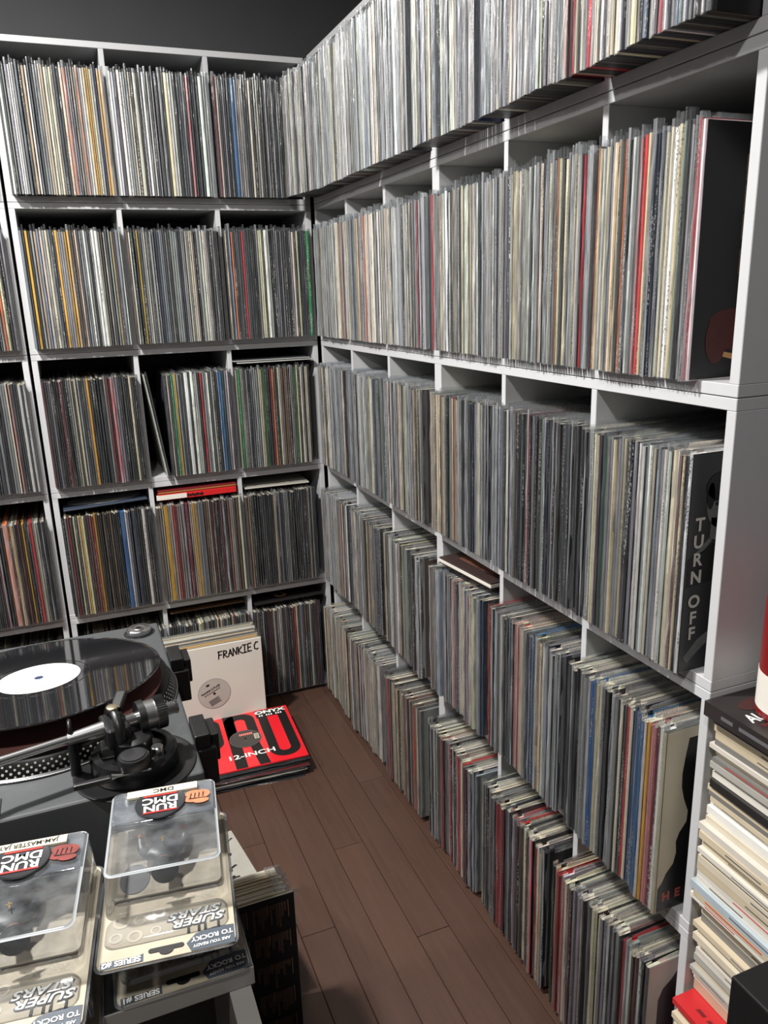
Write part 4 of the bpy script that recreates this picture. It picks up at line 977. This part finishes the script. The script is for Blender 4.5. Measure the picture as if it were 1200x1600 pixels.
    decal('finger_line', merge_me([poly_me([(0.026+q*0.0042, 0.1500), (0.0268+q*0.0042, 0.1500), (0.0280+q*0.0040, 0.1575), (0.0272+q*0.0040, 0.1575)]) for q in range(4)] + [poly_me([(0.025, 0.1485), (0.043, 0.1470), (0.043, 0.1477), (0.025, 0.1493)])]), M['ink_black'], tb, T(0, 0, 0.0498))
    # figure and the inner tray behind it
    link('inner_tray', poly_me(rrect_pts(-0.050, 0.050, 0.074, 0.180, 0.006), 0.006, 0.0015), mat('beige_inner_card', (158, 150, 134), 0.5, var=0.4, scale=60), t)
    link('tray_print', poly_me(disc_pts(-0.030, 0.098, 0.014, 0.020), 0.0077, 0.0004), M['ink_grey'], t)
    fg = link('figurine', FIG, None, t, (0.0, 0.080, 0.012), (0, 0, 0.06+pose))
    link('hat', lathe_me([(0, 0), (0.0125, 0), (0.0125, 0.0012), (0.0082, 0.002), (0.0078, 0.007), (0, 0.0085)], 24), M['toy_black'], fg, (0, -0.0045, 0.0185), (1.25, 0, 0))
    link('pendant', merge_me([poly_me([(-0.0006, 0), (0.0006, 0), (0.0006, 0.008), (-0.0006, 0.008)]), poly_me([(-0.0025, 0.0045), (0.0025, 0.0045), (0.0025, 0.0058), (-0.0025, 0.0058)])]), M['gold'], fg, (0, 0.026, 0.0262))
    return t
toy_pack(-0.726, -1.836, 0.7455, -0.02, 'JAY', 'SERIES #1', 'dark toy pack lying beneath the one with the DMC strip')
toy_pack(-0.858, -1.895, 0.7455, -0.04, 'JAY', 'SERIES #1', 'dark toy pack lying beneath the one with the JAM-MASTER strip', 'fist_red')
toy_pack(-0.7385, -1.848, 0.7945, -0.13, 'DMC', 'SERIES #2', 'clear toy pack with DMC name strip on the cabinet, right of two', 'fist')
toy_pack(-0.8660, -1.882, 0.7945, -0.13, 'JAM-MASTER JAY', 'SERIES #2', 'clear toy pack with JAM-MASTER name strip at the left edge', 'fist_red', 0.2)

# ------------------------------------------------------------------ records standing by the cabinet
rng = random.Random(12)
y = -1.198; i = 0; lst = []
while y > -1.272:
    t_ = rng.uniform(0.0042, 0.0068); y -= t_+0.0004; lst.append((y, t_))
ns = len(lst)
for i, (y, t_) in enumerate(lst):
    last = i == ns-1
    h = 0.310+rng.uniform(-0.003, 0.003); xr = -0.497+(0 if last else -0.012+rng.uniform(-0.006, 0.006))
    c = (20, 20, 24) if last else rng.choice([(206, 190, 150), (186, 160, 104), (214, 204, 178), (196, 172, 120)])
    o = link('record', bm_mesh(box_bm(-0.312, 0, 0, t_, 0, h, 0.0006, 1)), mat('standing_cover', c, 0.5, var=0.12))
    o.location = (xr, y, 0)
    link('paper_edge', bm_mesh(box_bm(-0.311, -0.001, t_*0.2, t_*0.8, h-0.004, h+0.0006)), M['paper'], o)
    V = [(-0.02, t_*0.5, h), (0.002, t_*0.3, h-0.02), (0.010+rng.uniform(-0.002, 0.004), t_*0.6, h-0.006), (0.009, t_*0.2, h+0.006), (-0.02, t_*0.9, h+0.006)]
    me = bpy.data.meshes.new('plastic_sleeve'); me.from_pydata(V, [], [(0, 1, 2, 3), (0, 3, 4)]); link('plastic_sleeve', me, M['milky'], o)
    if last:
        tag(o, 'record with black cover printed with brown dripping stripes, by the cabinet', 'record')
        bars = []
        rr = random.Random(4)
        for gy in range(5):
            for gx in range(3):
                x0 = -0.235+gx*0.075+0.008; top = 0.296-gy*0.064
                for k in range(12):
                    w_ = 0.0042; L = rr.uniform(0.006, 0.05) if k % 3 else rr.uniform(0.03, 0.056)
                    xx = x0+k*0.0052
                    bars.append(poly_me([(xx, top-L), (xx+w_, top-L), (xx+w_, top), (xx, top)]))
        me = merge_me(bars); me.transform(FRM); p = link('stripe_print', me, mat('dull_brown_print', (78, 62, 52), 0.5, var=0.5, scale=90), o); p['kind'] = 'stuff'
        bars = [poly_me([(-0.235+gx*0.075+xo, 0.296-gy*0.064-L), (-0.235+gx*0.075+xo+0.0016, 0.296-gy*0.064-L), (-0.235+gx*0.075+xo+0.0016, 0.298-gy*0.064), (-0.235+gx*0.075+xo, 0.298-gy*0.064)], 0.0004) for gy in range(5) for gx in range(3) for xo, L in ((0.072, 0.034), (0.034, 0.02))]
        me = merge_me(bars); me.transform(FRM); p = link('drip_print', me, mat('tan_drip_print', (126, 98, 66), 0.5), o); p['kind'] = 'stuff'
    else:
        tag(o, f'cream-edged record standing by the cabinet, {ordn(ns-1-i)} behind the striped black cover', 'record', 'records standing by the cabinet')
# silver sleeve slanting behind them
o = link('silver_record', bm_mesh(box_bm(-0.290, 0, -0.155, 0.11, 0, 0.006, 0.0008, 1)), mat('silver_foil_cover', (206, 204, 194), 0.28, 0.5, var=0.15))
o.location = (-0.545, -1.04, 0.240); o.rotation_euler = (-0.30, 0.0, 0.03)
rr = random.Random(6)
scr = []
for k in range(9):
    x0, y0 = -0.030-0.030*rr.random(), -0.13+k*0.027
    pts = [(x0, y0)]
    for q in range(4): pts.append((pts[-1][0]+rr.uniform(-0.022, 0.022), pts[-1][1]+rr.uniform(-0.012, 0.022)))
    for a, b in zip(pts, pts[1:]):
        a, b = Vector(a), Vector(b); d = (b-a).normalized(); nrm = Vector((-d.y, d.x))*rr.uniform(0.0012, 0.0035)
        scr.append(poly_me([tuple(a-nrm), tuple(b-nrm), tuple(b+nrm), tuple(a+nrm)]))
decal('drawn_print', merge_me(scr), M['ink_black'], o, T(0, 0, 0.0062))
t = thing('storage_crate', (-0.70, -1.06, 0), 'black crate under the slanting silver cover beside the record table', 'crate')
for a in ((-0.14, 0.135, -0.115, -0.105, 0.012, 0.205), (-0.14, 0.135, 0.105, 0.115, 0.012, 0.205), (-0.14, -0.13, -0.105, 0.105, 0.012, 0.205), (0.125, 0.135, -0.105, 0.105, 0.012, 0.205)):
    box('crate_side', M['black_matt'], *a, 0.001, t)
box('crate_bottom', M['black_matt'], -0.14, 0.135, -0.115, 0.115, 0.0, 0.012, 0.001, t)
tag(o, 'silver cover with black drawn marks slanting behind the cream-edged records', 'record')

# ------------------------------------------------------------------ tall magazine pile against the end of the right-hand shelves
rng = random.Random(44)
YE = -(UB+W)-0.003
MCOL = [('cream', (206, 196, 176)), ('white', (220, 216, 206)), ('grey', (170, 168, 160)), ('cream', (196, 182, 156)), ('white', (212, 208, 198)), ('white', (206, 200, 190)), ('cream', (204, 190, 164)), ('grey', (120, 118, 114))]
z = 0.0008; mags = []
def xoff(z): return -0.055 if z < 0.10 else (-0.030 if z < 0.27 else 0.004)
RED = None
while z < 0.752:
    t_ = rng.uniform(0.006, 0.013)
    if RED is None and z > 0.285: kind = 'red'; RED = len(mags); t_ = 0.010
    elif RED is not None and len(mags) == RED+1: kind = 'board'; t_ = 0.032
    else: kind = 'mag'
    mags.append([z, t_, kind]); z += t_+0.0006
nm = len(mags)
SP = {9: ('black', (40, 38, 38)), 14: ('white', (226, 224, 218)), 21: ('white', (224, 220, 212)), 26: ('pale blue', (170, 182, 190))}
covers = {}
for i, (z, t_, kind) in enumerate(mags):
    top_i = nm-1-i+3            # position counted from the top (two books lie above)
    x0 = xoff(z)+rng.uniform(-0.005, 0.008)
    if kind == 'red': x0 = -0.028
    if kind == 'board': x0 = 0.012
    if 0.47 < z < 0.60: x0 -= 0.010
    dx, dy = rng.choice([(0.21, 0.275), (0.215, 0.28), (0.205, 0.27)])
    y1 = YE-rng.uniform(0.001, 0.010)
    cn, cc = rng.choice(MCOL)
    if kind == 'red': cn, cc = 'red', (190, 40, 44)
    elif kind == 'board': cn, cc = 'pale', (196, 166, 142)
    elif nm-1-i in SP: cn, cc = SP[nm-1-i]
    key = cn+str(cc)
    if key not in covers: covers[key] = mat(cn+'_magazine_cover', cc, 0.4, var=0.12, scale=25)
    mc = covers[key]
    name = 'cardboard_box' if kind == 'board' else 'magazine'
    if kind == 'board':
        o = link(name, bm_mesh(box_bm(0, 0.2, -0.26, 0, 0, t_, 0.001, 1)), mc)
        link('lid_edge', bm_mesh(box_bm(-0.001, 0.2, -0.261, 0.0008, t_*0.62, t_, 0.0008, 1)), M['paper'], o)
        lab = 'pale cardboard box in the magazine pile, just above the red magazine'
        cat = 'box'
    else:
        ct = 0.0009
        bm = box_bm(0, dx, -dy, 0, 0, ct)
        box_bm(0, dx, -dy, 0, t_-ct, t_, bm=bm)
        box_bm(0, 0.0009, -dy, 0, ct, t_-ct, bm=bm)
        o = link(name, bm_mesh(bm), mc)
        link('page_block', bm_mesh(box_bm(0.0012, dx-0.002, -dy+0.0015, -0.0015, ct+0.0001, t_-ct-0.0001)), M['paper'], o)
        # printed spine: a thin band
        if kind == 'mag' and rng.random() < 0.6:
            b0 = -rng.uniform(0.02, 0.12); b1 = b0-rng.uniform(0.04, 0.12)
            link('spine_print', bm_mesh(box_bm(-0.0004, 0.0006, b1, b0, t_*0.42, t_*0.58)), rng.choice([M['ink_grey'], M['ink_red'], M['ink_grey'], M['ink_grey'], M['ink_grey'], M['ink_grey'], M['ink_grey']]), o)
        cat = 'magazine'
        if kind == 'red':
            lab = 'red magazine jutting out of the tall pile below the pale cardboard box'
            for q in range(3):
                decal('title_print', poly_me([(0.02+0.002*q, -0.17-q*0.03), (0.055+0.004*q, -0.18-q*0.03), (0.055, -0.20-q*0.03), (0.03, -0.19-q*0.03)]), M['ink_white'], o, T(0, 0, t_+0.0001))
            for q in range(6):
                decal('small_print', poly_me([(0.016, -0.03-q*0.021), (0.022, -0.032-q*0.021), (0.022, -0.046-q*0.021), (0.016, -0.044-q*0.021)]), mat('dark_red_print', (110, 24, 30), 0.5), o, T(0, 0, t_+0.0001))
        elif top_i <= nm-RED: lab = f'{cn} magazine in the tall pile beside the shelves, {ordn(top_i)} from the top'
        else: lab = f'{cn} magazine under the red one in the tall pile, {ordn(RED-i)} below it'
        if nm-1-i == 7:
            decal('cover_print', poly_me([(0.004, -0.02), (0.06, -0.02), (0.06, -0.26), (0.004, -0.26)]), mat('yellow_print', (220, 180, 40), 0.4, var=0.5, scale=90), o, T(0, 0, t_+0.0001))
    o.location = (x0, y1, z); o.rotation_euler.z = rng.uniform(-0.02, 0.02)*(0.4 if kind == 'mag' else 0)-0.004
    tag(o, lab, cat, 'magazines in the tall pile' if cat == 'magazine' else None)
ztop = mags[-1][0]+mags[-1][1]+0.0006
M['book_dark'] = mat('dark_book_cover', (44, 40, 40), 0.35, var=0.35, scale=18)
def book(x0, y1, z, dx, dy, t_, m, label):
    bm = box_bm(0, dx, -dy, 0, 0, 0.002); box_bm(0, dx, -dy, 0, t_-0.002, t_, bm=bm); box_bm(0, 0.002, -dy, 0, 0.002, t_-0.002, bm=bm)
    o = link('book', bm_mesh(bm), m); o.location = (x0, y1, z)
    link('page_block', bm_mesh(box_bm(0.0025, dx-0.003, -dy+0.003, -0.003, 0.0022, t_-0.0022)), M['paper'], o)
    return tag(o, label, 'book')
b1 = book(0.002, YE-0.004, ztop, 0.20, 0.26, 0.014, mat('blue_black_book_cover', (40, 46, 56), 0.4, var=0.2), 'blue-black book second from the top of the tall magazine pile')
b2 = book(-0.014, YE-0.002, ztop+0.0146, 0.215, 0.255, 0.021, M['book_dark'], 'dark book titled AUGUST on top of the tall magazine pile')
zb = 0.0212
text('lettering', 'AUGUST', 0.026, M['ink_white'], b2, T(0.012, -0.062, zb+0.0003, 0.0), bold=0.02, align='LEFT', stretch=0.8)
text('lettering', 'THREE DAYS', 0.008, mat('dull_red_print', (120, 50, 50), 0.5), b2, T(0.040, -0.080, zb+0.0003), bold=0.02)
decal('picture_print', poly_me([(0.016, -0.092), (0.03, -0.086), (0.15, -0.088), (0.16, -0.2), (0.03, -0.2)]), mat('cream_photo_print', (196, 182, 158), 0.5, var=0.25, scale=40), b2, T(0, 0, zb))
decal('cloud_print', poly_me(disc_pts(0.06, -0.035, 0.035, 0.014)), mat('dark_red_cloud', (62, 34, 34), 0.5, var=0.5, scale=30), b2, T(0, 0, zb))
for a, l in ((-0.03, 0.02), (-0.06, 0.05), (-0.12, 0.04)): link('spine_print', bm_mesh(box_bm(-0.0004, 0.0004, a-l, a, 0.008, 0.013)), M['ink_grey'], b2)
# red bottle
bx, by_ = 0.060, YE-0.080
t = thing('red_bottle', (bx, by_, ztop+0.0146+0.0216), 'red plastic bottle with white barcode label on the dark book', 'bottle')
M['red_plastic'] = mat('red_bottle_plastic', (120, 20, 22), 0.28, var=0.06)
link('body', lathe_me([(0, 0), (0.044, 0), (0.047, 0.003), (0.047, 0.155), (0.045, 0.167), (0.037, 0.180), (0.026, 0.190), (0.017, 0.197), (0.014, 0.205), (0, 0.205)], 56), M['red_plastic'], t)
link('cap', lathe_me([(0, 0.2055), (0.017, 0.2055), (0.0175, 0.208), (0.016, 0.230), (0.012, 0.233), (0, 0.233)], 40), mat('red_cap', (96, 18, 20), 0.35), t)
lb = link('label_band', lathe_me([(0.0471, 0.012), (0.0475, 0.012), (0.0475, 0.062), (0.0471, 0.062)], 56), M['white'], t)
def wrap(me, r, a0):
    for v in me.vertices:
        a = a0+v.co.x/r; rr = r+0.0003+v.co.z
        v.co = Vector((rr*math.cos(a), rr*math.sin(a), v.co.y))
    return me
A0 = math.radians(205)
me = wrap(text_me('LL-OR', 0.012, bold=0.02), 0.0475, A0); me.transform(Matrix.Translation((0, 0, 0.052))); link('lettering', me, M['ink_black'], lb)
bars = []
rr = random.Random(9); xx = -0.016
while xx < 0.016:
    w_ = rr.choice([0.0007, 0.0012, 0.002]); bars.append(poly_me([(xx, 0.016), (xx+w_, 0.016), (xx+w_, 0.042), (xx, 0.042)], 0, 0.0002)); xx += w_+rr.choice([0.0008, 0.0014])
link('barcode_bars', wrap(merge_me(bars), 0.0475, A0), M['ink_black'], lb)

# booklets leaning at the foot of the pile
rng = random.Random(3)
for i in range(7):
    o = link('booklet', bm_mesh(box_bm(-0.002, 0.002, -0.15, 0, 0, 0.215-0.006*i, 0.0004, 1)), mat('cream_booklet', (206, 196, 170), 0.6, var=0.1))
    o.location = (-0.150+0.0082*i, YE-0.030-0.003*i, 0.0012); o.rotation_euler = (0, 0.20, 0)
    link('page_block', bm_mesh(box_bm(-0.0014, 0.0014, -0.1495, 0.0006, 0.001, 0.2158-0.006*i)), M['paper'], o)
    tag(o, f'cream booklet standing at the foot of the magazine pile, {ordn(7-i)} from it', 'booklet', 'booklets at the foot of the magazine pile')
o = link('yellow_booklet', bm_mesh(box_bm(-0.0025, 0.0025, -0.15, 0, 0, 0.222, 0.0004, 1)), mat('ochre_yellow_card', (196, 150, 48), 0.45, var=0.2, scale=20))
o.location = (-0.075, YE-0.135, 0.0012); o.rotation_euler = (0, 0.10, 0)
link('page_block', bm_mesh(box_bm(-0.0016, 0.0016, -0.1495, 0.0006, 0.001, 0.2228)), M['paper'], o)
tag(o, 'ochre yellow booklet leaning against the foot of the magazine pile', 'booklet')

# black cabinet in the near right corner
t = thing('black_cabinet', (-0.06, -2.06, 0), 'matt black wooden cabinet in the near right corner before the magazines', 'cabinet')
box('back_panel', M['black_matt'], -0.183, 0.18, 0.028, 0.074, 0.0, 0.70, 0.002, t)
box('body', M['black_matt'], -0.140, 0.18, -0.12, 0.0275, 0.0, 0.672, 0.003, t)
box('lid', M['black'], -0.144, 0.18, -0.124, 0.0275, 0.673, 0.684, 0.002, t)
